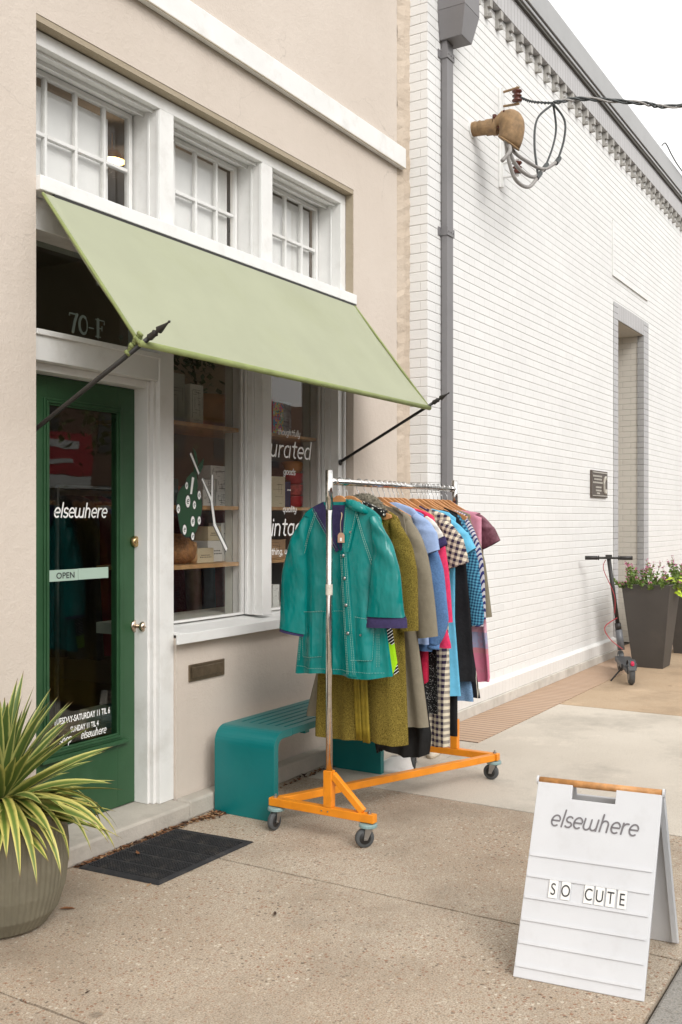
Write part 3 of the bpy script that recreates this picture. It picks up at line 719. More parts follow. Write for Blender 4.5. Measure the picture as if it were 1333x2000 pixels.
# electric service: bracket, weatherhead, cable
BX = 7.90
br = thing('insulator_bracket', 'vertical white metal bracket holding brown insulators on the brick wall', 'bracket', (BX, WF, 4.37))
q = MB(); q.box(BX-.022, BX+.022, WF-.014, WF-.003, 4.36, 5.20); q.box(BX-.004, BX+.022, WF-.04, WF-.0141, 4.36, 5.20); q.build('backplate', M['white2'], br)
for z in (5.10, 4.80, 4.50):
    ins = MB(); cy = WF - .16
    prof = [(.012, -.05), (.04, -.046), (.044, -.035), (.028, -.022), (.022, -.012), (.040, -.004), (.040, .004), (.022, .012), (.028, .022), (.044, .035), (.04, .046), (.012, .05)]
    ins.lathe((BX, cy, z), prof, 16); ins.build('insulator', M['insul'], br, smooth=True)
    cl = MB(); cl.tube([(BX, WF-.04, z+.06), (BX, cy-.01, z+.068), (BX, cy-.02, z+.066)], .010, 6); cl.tube([(BX, WF-.04, z-.06), (BX, cy-.01, z-.068), (BX, cy-.02, z-.066)], .010, 6)
    cl.tube([(BX, cy, z-.075), (BX, cy, z+.08)], .007, 6); cl.build('clevis', M['rust'] if z > 5 else M['white2'], br)
wh = thing('weatherhead', 'rusty brown service entrance pipe with hooded weatherhead sticking out of the brick wall', 'electrical fitting', (7.34, WF, 4.66))
q = MB(); q.tube([(7.33, WF, 4.66), (7.35, WF-.17, 4.655)], .056, 20); q.tube([(7.345, WF-.12, 4.655), (7.352, WF-.18, 4.655)], .063, 20); q.tube([(7.355, WF-.18, 4.654), (7.36, WF-.21, 4.65)], .067, 20)
for k in (.03, .07): q.tube([(7.33+k*.08, WF-k, 4.66), (7.33+k*.08, WF-k-.006, 4.66)], .0585, 20)
q.build('pipe', M['rust'], wh, smooth=False)
q = MB(); hs_ = []
hood = Vector((7.365, WF-.20, 4.65))
nr, nc = 14, 20; vs = []; fs = []
for i in range(nr + 1):
    t = i/nr; ang = t * R(128)                          # dome bending from straight out to downward
    ctr = hood + Vector((.0, -.125*math.sin(ang), .012 + .06*math.sin(t*PI) - .13*(1-math.cos(ang))*.75))
    dirv = Vector((0, -math.cos(ang), -math.sin(ang))); up = Vector((0, -math.sin(ang), math.cos(ang)))
    rr = .068 + .042*math.sin(min(1, t*1.3)*PI*.55); rz = rr * (1 - .15*t)
    for j in range(nc):
        a = 2*PI*j/nc; vs.append(ctr + Vector((1, 0, 0))*rr*math.cos(a) + up*rz*math.sin(a))
fs = [(i*nc+j, i*nc+(j+1) % nc, (i+1)*nc+(j+1) % nc, (i+1)*nc+j) for i in range(nr) for j in range(nc)]; fs.append(tuple(nr*nc+j for j in range(nc)))
q.add(vs, fs); q.build('hood', M['rust'], wh, smooth=True)
q = MB(); lip = vs[nr*nc:(nr+1)*nc]; q.tube(lip + [lip[0]], .006, 6); q.tube(vs[2*nc:3*nc] + [vs[2*nc]], .005, 6); q.build('rim', M['rust'], wh)
for k_ in (3, 8, 13): q = MB(); pv_ = vs[3*nc + k_]; q.lathe((pv_[0], pv_[1]-.008, pv_[2]), [(.012, .006), (.012, -.004), (.004, -.006)], 8, axis='y'); q.build('screw', M['insul'], wh)
q = MB()
for (dx_, dz_, h_) in ((-.035, .03, .035), (.015, .02, .05)): q.box(7.335+dx_, 7.341+dx_, WF-.10, WF-.085, 4.66+dz_-h_, 4.66+dz_)
q = MB(); q.tube([(7.33, WF-.0005, 4.66), (7.33, WF-.012, 4.66)], .072, 16); q.build('wall_flange', M['white2'], wh)
MB().lathe((7.315, WF-.20, 4.70), [(.012, 0), (.018, .01), (.018, .03), (.006, .035)], 8).build('bolt', M['insul'], wh)

def bez(pts, n=10):
    P = [Vector(p) for p in pts]; o_ = []
    for i in range(len(P)-1):
        p0 = P[max(i-1, 0)]; p1 = P[i]; p2 = P[i+1]; p3 = P[min(i+2, len(P)-1)]
        for k in range(n):
            t = k/n; o_.append(.5*((2*p1) + (p2-p0)*t + (2*p0-5*p1+4*p2-p3)*t*t + (3*p1-p0-3*p2+p3)*t**3))
    return o_ + [P[-1]]
CAMP = Vector((0, -3.38, 1.55)); Cc, Ss = math.cos(R(31.2)), math.sin(R(31.2))
sv = thing('service_cable', 'twisted overhead service cable with looping wires joining the weatherhead', 'cable', (7.9, -.4, 4.8))
A = Vector((BX, WF-.19, 5.08)); Bp = Vector((8.22, -.52, 5.11))
main = bez([A, (8.02, -.41, 5.075), Bp], 14)
def twist(pts, r, k, ph, tw): return [p + Vector((0, math.cos(i*tw+ph)*r, math.sin(i*tw+ph)*r)) for i, p in enumerate(pts)]
q = MB()
for ph in (0, PI): q.tube(twist(main, .007, 0, ph, 1.5), .007, 5)
q.build('messenger_wire', M['cable'], sv)
far = bez([Bp, (8.7, -.62, 5.30), (9.2, -1.0, 5.36), (9.56, -1.3, 5.40), (10.6, -2.4, 5.72), (14, -6, 7.0), (22, -14, 9.0)], 16)
for ph, mt in ((0, M['cable']), (2.1, M['cable']), (4.2, M['cableg'])):
    q = MB(); q.tube(twist(far, .013, 0, ph, .55), .0095, 5); q.build('conductor', mt, sv)
hoodmouth = Vector((7.365, WF-.27, 4.53))
J = [Vector((8.25, -.55, 4.62)), Vector((8.02, -.52, 4.50)), Vector((7.86, -.52, 4.38))]
for k, (j, mid_) in enumerate(zip(J, ((7.62, -.5, 4.44), (7.50, -.5, 4.33), (7.42, -.5, 4.22)))):
    st_ = hoodmouth + Vector((.04 - .04*k, -.01*k, 0)); m2 = Vector(mid_)
    q = MB(); q.tube(bez([st_, (st_ + m2)/2 + Vector((-.05, 0, -.02)), m2, (m2 + j)/2 + Vector((.03, 0, -.06)), j], 8), .015, 8)
    q.build('loop_wire', M['cableg'], sv, smooth=True)
    q = MB(); q.tube(bez([j - Vector((.04, 0, .03)), j + Vector((.05, 0, .04))], 4), .021, 8); q.build('splice', M['cable'], sv)
    q = MB(); e_ = Bp + Vector((-.01 + .012*k, 0, 0)); off = Vector(((.10, -.06, 0), (.13, 0, -.03), (-.16, .05, -.02))[k])
    q.tube(bez([j, (j*.6 + e_*.4) + off*.8, (j*.25 + e_*.75) + off, e_], 8), .0095, 6); q.build('loop_wire', M['cable'], sv, smooth=True)
q = MB(); q.tube(bez([hoodmouth, (7.24, -.52, 4.40), (7.17, -.48, 4.30)], 6), .016, 8); q.build('loop_wire', M['cableg'], sv, smooth=True)
# wire along the far parapet
q = MB(); q.tube(bez([(13.0, -.30, 6.33), (13.2, -.30, 6.42), (13.5, -.31, 6.36), (14.0, -.31, 6.33), (15.5, -.31, 6.345)], 8), .008, 5)
tag(q.build('parapet_wire', M['cable']), 'thin black wire lying along the far grey parapet of the white building', 'wire')

# plaque
pq = thing('wall_plaque', 'small bronze plaque with raised lettering beside the recessed doorway', 'plaque', (10.7, WF, 1.93))
MB().box(10.42, 11.0, WF-.022, WF-.002, 1.79, 2.08).build('plate', M['plaque'], pq, bevel=.004)
q = MB(); y0, y1 = WF-.028, WF-.0225
q.box(10.45, 10.97, y0, y1, 2.055, 2.065); q.box(10.45, 10.97, y0, y1, 1.805, 1.813)
rnd = random.Random(7)
for z, xs in ((2.02, (10.46, 10.78)), (1.985, (10.50, 10.74)), (1.95, (10.46, 10.80)), (1.90, (10.56, 10.74)), (1.865, (10.56, 10.74)), (1.835, (10.6, 10.7))):
    x = xs[0]
    while x < xs[1]: wd = rnd.uniform(.016, .03); q.box(x, x+wd, y0, y1, z-.009, z+.009); x += wd + .012
q.tube([(10.86, y0, 1.86), (10.85, y0, 1.95), (10.87, y0, 2.0), (10.91, y0, 2.02), (10.93, y0, 1.99)], .012, 6); q.tube([(10.93, y0, 1.88), (10.91, y0, 1.84), (10.88, y0, 1.85)], .012, 6)
q.build('raised_lettering', M['plaquetxt'], pq)

# ================================================================ BENCH
bn = thing('bench', 'teal metal bench with rounded corners and slatted seat against the shop wall', 'bench', (4.77, -.27, 0))
def wrap(y0, y1, x0=4.176, x1=5.345, H=.455, r=.085, t=.028):
    b = MB(); O = [(x0, 0)]; I = [(x0+t, 0)]
    for k in range(9):
        a = PI - k*PI/16; O.append((x0+r+r*math.cos(a), H-r+r*math.sin(a))); I.append((x0+r+(r-t)*math.cos(a), H-r+(r-t)*math.sin(a)))
    for k in range(9):
        a = PI/2 - k*PI/16; O.append((x1-r+r*math.cos(a), H-r+r*math.sin(a))); I.append((x1-r+(r-t)*math.cos(a), H-r+(r-t)*math.sin(a)))
    O.append((x1, 0)); I.append((x1-t, 0)); n = len(O)
    vs = [(p[0], y0, p[1]) for p in O] + [(p[0], y1, p[1]) for p in O] + [(p[0], y0, p[1]) for p in I] + [(p[0], y1, p[1]) for p in I]
    fs = []
    for i in range(n-1): fs += [(i, i+1, n+i+1, n+i), (2*n+i, 3*n+i, 3*n+i+1, 2*n+i+1), (i, 2*n+i, 2*n+i+1, i+1), (n+i, n+i+1, 3*n+i+1, 3*n+i)]
    fs += [(0, n, 3*n, 2*n), (n-1, 3*n-1, 4*n-1, 2*n-1)]
    b.add(vs, fs); return b
Y0, Y1 = -.45, -.065
# end panels: full depth up to past the bend; seat between them is slatted
def endpanel(side):
    x0, x1, H, r, t = 4.176, 5.345, .455, .085, .040
    O = []; I = []
    if side == 0: seq = [(x0, 0)] + [(x0+r+r*math.cos(PI-k*PI/16), H-r+r*math.sin(PI-k*PI/16)) for k in range(9)] + [(x0+.17, H)]; inn = [(x0+t, 0)] + [(x0+r+(r-t)*math.cos(PI-k*PI/16), H-r+(r-t)*math.sin(PI-k*PI/16)) for k in range(9)] + [(x0+.17, H-t)]
    else: seq = [(x1-.17, H)] + [(x1-r+r*math.cos(PI/2-k*PI/16), H-r+r*math.sin(PI/2-k*PI/16)) for k in range(9)] + [(x1, 0)]; inn = [(x1-.17, H-t)] + [(x1-r+(r-t)*math.cos(PI/2-k*PI/16), H-r+(r-t)*math.sin(PI/2-k*PI/16)) for k in range(9)] + [(x1-t, 0)]
    poly = seq + inn[::-1]
    b = MB(); n = len(seq)
    vs = [(p[0], Y0, p[1]) for p in seq] + [(p[0], Y1, p[1]) for p in seq] + [(p[0], Y0, p[1]) for p in inn] + [(p[0], Y1, p[1]) for p in inn]
    fs = []
    for i in range(n-1): fs += [(i, i+1, n+i+1, n+i), (2*n+i, 3*n+i, 3*n+i+1, 2*n+i+1), (i, 2*n+i, 2*n+i+1, i+1), (n+i, n+i+1, 3*n+i+1, 3*n+i)]
    fs += [(0, n, 3*n, 2*n), (n-1, 3*n-1, 4*n-1, 2*n-1)]
    b.add(vs, fs); return b
for s_ in (0, 1): endpanel(s_).build('end_panel', M['bench'], bn, smooth=False, bevel=.002)
b = MB(); ns = 7; sw = (Y1 - Y0)/ns
for i in range(ns): b.box(4.3465, 5.1745, Y0 + i*sw + (.006 if i else 0), Y0 + (i+1)*sw - (.006 if i < ns-1 else 0), .418, .4545)
for x in (4.52, 4.76, 5.0): b.box(x-.02, x+.02, Y0+.021, Y1-.021, .395, .4175)
b.build('slatted_seat', M['bench'], bn, bevel=.0015)

# ================================================================ CLOTHES RACK (z-rack)
RX0, RX1, RY, RZ = 4.10, 5.55, -.83, 1.735
rk = thing('clothes_rack', 'chrome rolling garment rack on an orange Z shaped wheeled base', 'clothes rack', (4.8, -.8, 0))
q = MB(); bt, bb = .158, .118
q.box(RX0-.021, RX0+.021, -1.085, -.485, bb, bt)
q.box(RX1-.021, RX1+.021, -1.115, -.515, bb, bt)
q.bar((RX0+.022, -.515, .137), (RX1-.0215, -1.085, .137), .040, .038)
q.box(RX0-.020, RX0+.020, RY-.023, RY+.023, bt+.0005, .335); q.box(RX1-.020, RX1+.020, RY-.023, RY+.023, bt+.0005, .335)
q.bar((RX0, RY-.020, .318), (RX0, -1.02, .162), .032, .030, up=(1, 0, 0)); q.bar((RX1, RY+.020, .318), (RX1, -.62, .162), .032, .030, up=(1, 0, 0))
q.build('base', M['orange'], rk, bevel=.003)
q = MB()
for y in (-.80, -.835): q.lathe((RX0-.0212, y, .14), [(.004, 0), (.004, -.003)], 8, axis='x')
for (x, y) in ((RX0, -1.055), (RX0, -.515), (RX1, -1.09), (RX1, -.54)): q.lathe((x, y, bt+.0002), [(.011, 0), (.011, .008), (.005, .009), (.005, .018)], 6)
q.build('bolts', M['steel'], rk)
for X in (RX0, RX1):
    q = MB(); q.tube([(X, RY, .335), (X, RY, 1.79)], .0165, 16)
    q.tube([(X, RY, 1.60), (X, RY, 1.785)], .0185, 16); q.build('upright', M['chrome'], rk, smooth=True)
q = MB(); q.tube([(RX0+.019, RY, RZ), (RX1-.019, RY, RZ)], .0155, 16)
for X in (RX0+.02, RX1-.06): q.tube([(X, RY, RZ), (X+.04, RY, RZ)], .018, 16)
q.build('rail', M['chrome'], rk, smooth=True)
# sticker on the near upright
q = MB(); q.lathe((RX0, RY, 1.185), [(.0172, 0), (.0172, .052)], 16, 0); q.build('label', mat('paper_label', (.62, .58, .50), .7, .2, 60), rk)
for X, Y, ang in ((RX0, -1.047, .2), (RX0, -.519, .9), (RX1, -1.085, -.6), (RX1, -.55, 1.3)):
    q = MB(); q.lathe((X, Y, .095), [(.041, .0), (.044, .003), (.044, .014), (.041, .018), (.010, .0195), (.010, .0225)], 20)
    cs = q.build('caster', M['bumper'], rk, smooth=False)
    dx, dy = math.cos(ang + 2.2), math.sin(ang + 2.2); cx, cy = X + dx*.018, Y + dy*.018
    ax_ = Vector((-dy, dx, 0)); f_ = MB()
    for s_ in (-1, 1): f_.hexa([Vector((X, Y, .0945)) + ax_*s_*(.020) + v for v in (Vector((dx, dy, 0))*-.02 - ax_*.0015, Vector((dx, dy, 0))*.02 - ax_*.0015, Vector((dx, dy, 0))*.02 + ax_*.0015, Vector((dx, dy, 0))*-.02 + ax_*.0015)] +
                              [Vector((cx, cy, .038)) + ax_*s_*.020 + v for v in (Vector((dx, dy, 0))*-.009 - ax_*.0015, Vector((dx, dy, 0))*.009 - ax_*.0015, Vector((dx, dy, 0))*.009 + ax_*.0015, Vector((dx, dy, 0))*-.009 + ax_*.0015)])
    f_.tube([Vector((cx, cy, .045)) - ax_*.024, Vector((cx, cy, .045)) + ax_*.024], .005, 8)
    f_.build('fork', M['steel'], cs)
    def disc(r0, hw, mt, name):
        w_ = MB(); n = 24; vs = []
        for (r, o_) in ((.004, -hw), (r0*.9, -hw), (r0, -hw*.7), (r0, hw*.7), (r0*.9, hw), (.004, hw)):
            for j in range(n):
                a = 2*PI*j/n; vs.append(Vector((cx, cy, .0455)) + ax_*o_ + Vector((dx, dy, 0))*r*math.cos(a) + Vector((0, 0, 1))*r*math.sin(a))
        w_.add(vs, [(i*n+j, i*n+(j+1) % n, (i+1)*n+(j+1) % n, (i+1)*n+j) for i in range(5) for j in range(n)]); w_.build(name, mt, cs, smooth=True)
    disc(.0455, .0125, M['tyre'], 'wheel'); disc(.031, .0138, M['hub'], 'hub')

# ================================================================ GARMENTS
def fabric(name, col, var=.12, vs=40, rough=.85, bs=500, bmp=.25, col2=None, sheen=True):
    m, nt, b = base(name, rough, 0, .25); co = geo_pos(nt)
    c = mixc(nt, ramp(nt, noise(nt, co, vs, 5, .7), [(.35, 0.), (.65, 1.)]), tuple(x*(1-var) for x in col), col2 or tuple(min(1, x*(1+var)) for x in col))
    nt.links.new(c, b.inputs['Base Color']); h = noise(nt, co, bs, 3)
    wr = noise(nt, co, 14, 5, .6); pv = bump(nt, b, wr, .35, .02); bump(nt, b, h, bmp, .003, pv); return m

def cloth_pattern(name, fn, rough=.85):
    """fn(nt, X, Y, Z) -> colour socket, coordinates in metres"""
    m, nt, b = base(name, rough, 0, .2); co = geo_pos(nt); sp = node(nt, 'ShaderNodeSeparateXYZ')
    wv = node(nt, 'ShaderNodeTexNoise'); wv.inputs['Scale'].default_value = 7; wv.inputs['Detail'].default_value = 3; nt.links.new(co, wv.inputs['Vector'])
    va = node(nt, 'ShaderNodeVectorMath', operation='MULTIPLY_ADD'); va.inputs[1].default_value = (.02, .02, .02); nt.links.new(wv.outputs['Color'], va.inputs[0]); nt.links.new(co, va.inputs[2])
    nt.links.new(va.outputs[0], sp.inputs[0])
    nt.links.new(fn(nt, *sp.outputs), b.inputs['Base Color']); bump(nt, b, noise(nt, co, 14, 5, .6), .35, .02); return m

def sq(nt, v, period, duty=.5):
    f = mth(nt, 'FRACT', mth(nt, 'DIVIDE', v, period)); return mth(nt, 'LESS_THAN', f, duty)

def gingham(period, light, dark, tilt=0):
    def f(nt, X, Y, Z):
        y = mth(nt, 'ADD', mth(nt, 'ADD', Y, mth(nt, 'MULTIPLY', Z, tilt)), mth(nt, 'MULTIPLY', X, .2)); z = mth(nt, 'SUBTRACT', Z, mth(nt, 'MULTIPLY', Y, tilt))
        s = mth(nt, 'ADD', mth(nt, 'MULTIPLY', sq(nt, y, period), .5), mth(nt, 'MULTIPLY', sq(nt, z, period), .5))
        md = tuple((a*.42 + b_*.58) for a, b_ in zip(light, dark))
        return ramp(nt, s, [(0, light), (.3, md), (.8, dark)], 'CONSTANT')
    return f
def stripes(period, a, b_, tilt=.3):
    def f(nt, X, Y, Z):
        nz = nt.nodes.new('ShaderNodeTexNoise'); nz.inputs['Scale'].default_value = 9
        return mixc(nt, sq(nt, mth(nt, 'ADD', mth(nt, 'ADD', Y, mth(nt, 'MULTIPLY', X, .5)), mth(nt, 'MULTIPLY', Z, tilt)), period, .45), a, b_)
    return f
def dots(scale, basec, dotc, r=.25, thr=.5):
    def f(nt, X, Y, Z):
        v = nt.nodes.new('ShaderNodeTexVoronoi'); v.inputs['Scale'].default_value = scale; nt.links.new(geo_pos(nt), v.inputs['Vector'])
        return mixc(nt, mth(nt, 'LESS_THAN', v.outputs['Distance'], r), basec, dotc)
    return f
def bands(stops):
    def f(nt, X, Y, Z):
        v = nt.nodes.new('ShaderNodeTexNoise'); v.inputs['Scale'].default_value = 40; nt.links.new(geo_pos(nt), v.inputs['Vector'])
        c = ramp(nt, Z, stops, 'CONSTANT'); dk = ramp(nt, v.outputs['Fac'], [(.45, 0.), (.6, .45)])
        return mixc(nt, dk, c, (.62, .30, .36))
    return f

HW0 = .075
class Body:
    def __init__(s, X, prof, th=.026, fold=.010, nf=3.2, ph=0, ztop=1.612, hem=None, slope=(0, 0), cy=RY):
        # prof: list of (z, half width left(+Y), half width right(-Y))
        s.X, s.th, s.fold, s.nf, s.ph, s.cy = X, th, fold*1.6, nf, ph, cy
        s.prof = sorted([(z, (a if isinstance(a, tuple) else (a, a))) for z, a in prof], key=lambda t: -t[0]); s.slope = slope
        s.zt = s.prof[0][0]; s.zb = s.prof[-1][0]
    def hw(s, z):
        P = s.prof
        if z >= P[0][0]: return P[0][1]
        for (z0, a), (z1, b_) in zip(P, P[1:]):
            if z >= z1:
                t = (z0 - z)/(z0 - z1); t = t*t*(3-2*t) if False else t
                return (a[0] + (b_[0]-a[0])*t, a[1] + (b_[1]-a[1])*t)
        return P[-1][1]
    def x(s, u, z, side):
        """u in -1..1 across (positive = towards +Y)"""
        t = max(0, min(1, (s.zt - z)/max(.3, s.zt - s.zb)))
        k = (max(0, 1 - abs(u)**4.5))**.5
        fo = s.fold*(t**.8)*math.sin(s.nf*PI*u + s.ph + 1.3*t) + s.fold*.5*t*math.sin(s.nf*2.3*PI*u + s.ph*2.1 + 2*t)
        return s.X + side*s.th*k*(.55 + .6*t) + fo
    def y(s, u, z):
        l, r = s.hw(z); return s.cy + (u*l if u > 0 else u*r)
    def mesh(s, nz=44, nu=26, zmin=None, mb=None, m=0, grow=0):
        b = mb or MB(); zs = []
        for i in range(nz + 1):
            t = i/nz; zs.append(s.zt + (s.zb - s.zt)*(t**1.25))
        vs = []; ring = [(-1 + 2*j/nu, -1) for j in range(nu + 1)] + [(1 - 2*j/nu, 1) for j in range(1, nu)]
        for i, z in enumerate(zs):
            for (u, side) in ring:
                tt = max(0, (s.zt - z)/(s.zt - s.zb)); dz = (s.slope[0]*u + s.slope[1]*math.sin(u*5 + s.ph)*.6)*tt**3
                ue = math.sin(u*PI/2)*.55 + u*.45
                vs.append((s.x(ue, z, side)+grow*side, s.y(ue, z), z + dz))
        n = len(ring)
        b.add(vs, [(i*n+j, (i+1)*n+j, (i+1)*n+(j+1) % n, i*n+(j+1) % n) for i in range(nz) for j in range(n)], m)
        return b

def sleeve_mesh(pts, ws, X, th=.026, nz=22, nu=20, fold=.004, ph=0, mb=None, m=0, cut=0):
    """pts [(y,z)...] centre line, ws half widths"""
    P = bez([(p[0], p[1], 0) for p in pts], nz // (len(pts)-1)); n = len(P); b = mb or MB(); vs = []
    for i in range(n):
        t = i/(n-1); tg = (P[min(i+1, n-1)] - P[max(i-1, 0)]).normalized(); nr = Vector((-tg.y, tg.x, 0))
        tap = 1
        kk = t*(len(ws)-1); a = int(min(kk, len(ws)-2)); w_ = (ws[a] + (ws[a+1]-ws[a])*(kk-a))*tap
        for j in range(nu):
            an = 2*PI*j/nu; u = math.cos(an); v = math.sin(an)
            wob = fold*math.sin(t*19 + u*3 + ph)*math.sin(PI*min(1, t*1.2)) + fold*.8*math.sin(t*7+ph*2)
            p = P[i] + nr*w_*u*(1 + .012*math.sin(t*17+ph)) + tg*(cut*u*(t**6))
            th_ = th*(.6 + .4*min(1, t*2))
            vs.append((X + v*th_ + wob, p.x, p.y))
    b.add(vs, [(i*nu+j, i*nu+(j+1) % nu, (i+1)*nu+(j+1) % nu, (i+1)*nu+j) for i in range(n-1) for j in range(nu)] + [tuple(range(nu))], m)
    return b

def hanger(X, tip=.215, tiltz=0, label='', yo=0):
    o = thing('hanger', label, 'hanger', (X, RY, RZ), 'wooden hangers on the rail')
    b = MB(); top = 1.670; n = 14; rings = []
    up = []; lo = []
    for i in range(2*n + 1):
        u = -1 + i/n; a = abs(u); y = RY + yo + u*tip
        zt = top - .022*(a*4)**2/(1+(a*4)**2)*1.2 - .085*max(0, a-.10)**1.15
        wdt = .054 - .018*a if a < .92 else .030*(1 - (a-.92)/.16)
        up.append((y, zt + tiltz*u)); lo.append((y, zt - wdt + tiltz*u))
    vs = []
    for (y, z), (y2, z2) in zip(up, lo):
        bow = 0; tk = .0065 - .003*(abs(y - RY)/tip)
        vs += [(X - tk, y, z), (X + tk, y, z), (X + tk, y2, z2), (X - tk, y2, z2)]
    m_ = len(up); fs = [(4*i+k, 4*i+(k+1) % 4, 4*i+4+(k+1) % 4, 4*i+4+k) for i in range(m_-1) for k in range(4)] + [(3, 2, 1, 0), (4*m_-4, 4*m_-3, 4*m_-2, 4*m_-1)]
    b.add(vs, fs); b.build('shoulder_bar', M['wood'], o, bevel=.003)
    h = MB(); pts = [(X, RY, top-.004), (X, RY + .002, top+.022), (X, RY+.012, top+.036)]
    for k in range(11):
        a = -40 + k*24; pts.append((X + .002*k/10, RY + .0175*math.cos(R(a))*1.0, RZ + .0035 + .0185*math.sin(R(a)) ))
    h.tube(bez(pts, 3), .0019, 5); h.build('hook', M['steel'], o); return o

GR = 'clothes hanging on the rack'
def SH(wr=.235, wl=.235, z=1.565): return [(1.612, .095), (1.604, .130), (1.592, .170), (1.577, .203), (z-.008, (wl-.012, wr-.012)), (z-.035, (wl, wr))]
def garment(name, label, cat, X, prof, mt, sleeves=(), th=.026, fold=.010, nf=3.2, ph=0, slope=(0, 0), collar=None, extra=None, smt=None):
    o = thing(name, label, cat, (X, RY, 1.6), GR)
    B = Body(X, prof, th, fold, nf, ph, slope=slope)
    B.mesh().build('body', mt, o, smooth=True)
    for (pts, ws, dx) in sleeves:
        sg_ = -1 if pts[0][0] < RY else 1; p0_ = (pts[0][0] + sg_*.005, pts[0][1] + .012); p1_ = tuple(p0_[k]*.6 + pts[1][k]*.4 for k in (0, 1)); ws = [.016, ws[0]*.62] + list(ws[1:]); pts = [(p0_[0] - sg_*.015, p0_[1] + .012), (p1_[0] + sg_*.006, p1_[1])] + list(pts[1:])
        sleeve_mesh(pts, ws, X + dx, ph=ph, th=min(.03, th*1.1)).build('sleeve', smt or mt, o, smooth=True)
    if collar:
        c = MB(); cm, hgt, wd = collar
        for s_ in (-1, 1):
            c.prism([(X-.030, RY+s_*.012, 1.548), (X-.030, RY+s_*.055, 1.618), (X-.030, RY+s_*(.085+wd), 1.604), (X-.034, RY+s_*(.072+wd), 1.604-hgt), (X-.036, RY+s_*.03, 1.53)], (.006, 0, 0))
        c.prism([(X+.01, RY-.075, 1.60), (X+.01, RY+.075, 1.60), (X+.01, RY+.06, 1.632), (X+.01, RY-.06, 1.632)], (.012, 0, 0))
        c.build('collar', cm, o, bevel=.003)
    return o, B

def long_sl(s_, end_y, end_z, w0=.085, w1=.055, mid_y=None, sh=.205, shz=1.525, w2=None):
    my = mid_y if mid_y is not None else (sh + end_y)/2 + .02
    return [(RY+s_*sh, shz), (RY+s_*my, (shz+end_z)/2 + .03), (RY+s_*end_y, end_z)], [w0, (w0+w1)/2 if w2 is None else w2, w1]

# 1 ------------------------------------------------ teal raincoat
TX = 4.20
M['teal'] = None
m, nt, b_ = base('teal_vinyl', .25, 0, .38); co = geo_pos(nt)
cc = mixc(nt, ramp(nt, noise(nt, co, 7, 5), [(.3, 0.), (.7, 1.)]), (.0005, .165, .152), (.001, .222, .208)); nt.links.new(cc, b_.inputs['Base Color'])
mp = node(nt, 'ShaderNodeMapping'); mp.inputs['Scale'].default_value = (1, 1, .45); nt.links.new(co, mp.inputs[0])
pv = bump(nt, b_, noise(nt, mp.outputs[0], 8, 3, .5), .7, .04); bump(nt, b_, noise(nt, co, 32, 2, .5), .12, .006, pv); M['teal'] = m
M['navyl'] = fabric('navy_lining', (.045, .035, .10), .15); M['thread'] = mat('white_thread', (.24, .42, .36), .8, .1)
coat = thing('raincoat', 'teal vinyl hooded raincoat with white stitching, frontmost on the rack', 'coat', (TX, RY, 1.6), GR)
CB = Body(TX, [(1.638, .10), (1.624, .135), (1.606, .175), (1.586, .205), (1.562, (.224, .232)), (1.50, (.238, .246)), (1.30, (.225, .235)), (1.05, (.235, .255)), (.80, (.268, .288)), (.785, (.27, .29))], .034, .011, 2.2, .4, slope=(-.006, .012))
CB.mesh(60, 36).build('body', M['teal'], coat, smooth=True)
sleeve_mesh([(RY+.185, 1.565), (RY+.225, 1.46), (RY+.258, 1.28), (RY+.268, .985)], [.016, .045, .078, .088], TX-.010, .034, 30, 24, .005, 1.0, cut=-.01).build('sleeve', M['teal'], coat, smooth=True)
sleeve_mesh([(RY-.195, 1.565), (RY-.232, 1.47), (RY-.262, 1.32), (RY-.268, 1.085)], [.016, .040, .074, .106], TX-.016, .036, 30, 24, .005, 2.2).build('sleeve', M['teal'], coat, smooth=True)
sleeve_mesh([(RY-.268, 1.088), (RY-.270, 1.035)], [.110, .113], TX-.018, .040, 6, 24, .002, 2.2).build('cuff', M['navyl'], coat, smooth=True)
sleeve_mesh([(RY+.272, .988), (RY+.274, .972)], [.080, .078], TX-.012, .030, 4, 20, .001, 2.2).build('cuff', M['navyl'], coat, smooth=True)
def cx_(y, z, lift=.003):
    l, r = CB.hw(z); u = (y-RY)/(l if y > RY else r); u = max(-.98, min(.98, u)); return CB.x(u, z, -1) - lift
def patch(poly, mt, name, lift=.004, thick=.004, n=8):
    """four-cornered patch draped on the coat front"""
    b = MB(); vs = []
    for i in range(n+1):
        for j in range(n+1):
            s_, t = i/n, j/n; a = Vector(poly[0])*(1-s_)+Vector(poly[1])*s_; c = Vector(poly[3])*(1-s_)+Vector(poly[2])*s_; p_ = a*(1-t)+c*t
            vs.append((cx_(RY+p_.x, p_.y, lift), RY+p_.x, p_.y))
    N = len(vs); vs += [(v[0]+thick, v[1], v[2]) for v in vs]
    fs = []
    for i in range(n):
        for j in range(n): a = i*(n+1)+j; fs += [(a, a+1, a+n+2, a+n+1), (N+a, N+a+n+1, N+a+n+2, N+a+1)]
    for i in range(n):
        for a, c in ((i, i+1), (n*(n+1)+i, n*(n+1)+i+1), (i*(n+1), (i+1)*(n+1)), (i*(n+1)+n, (i+1)*(n+1)+n)): fs.append((a, c, N+c, N+a))
    b.add(vs, fs); return b.build(name, mt, coat, smooth=False)
patch([(.085, 1.622), (-.060, 1.622), (-.042, 1.395), (-.018, 1.395)], M['navyl'], 'lining', .003)
patch([(.150, 1.612), (.085, 1.638), (-.010, 1.40), (.008, 1.39)], M['navyl'], 'lapel', .008)
patch([(-.050, 1.652), (-.125, 1.606), (-.072, 1.392), (-.034, 1.392)], M['teal'], 'lapel', .010)
patch([(-.022, 1.40), (-.064, 1.395), (-.128, .792), (-.076, .792)], M['teal'], 'placket', .007)
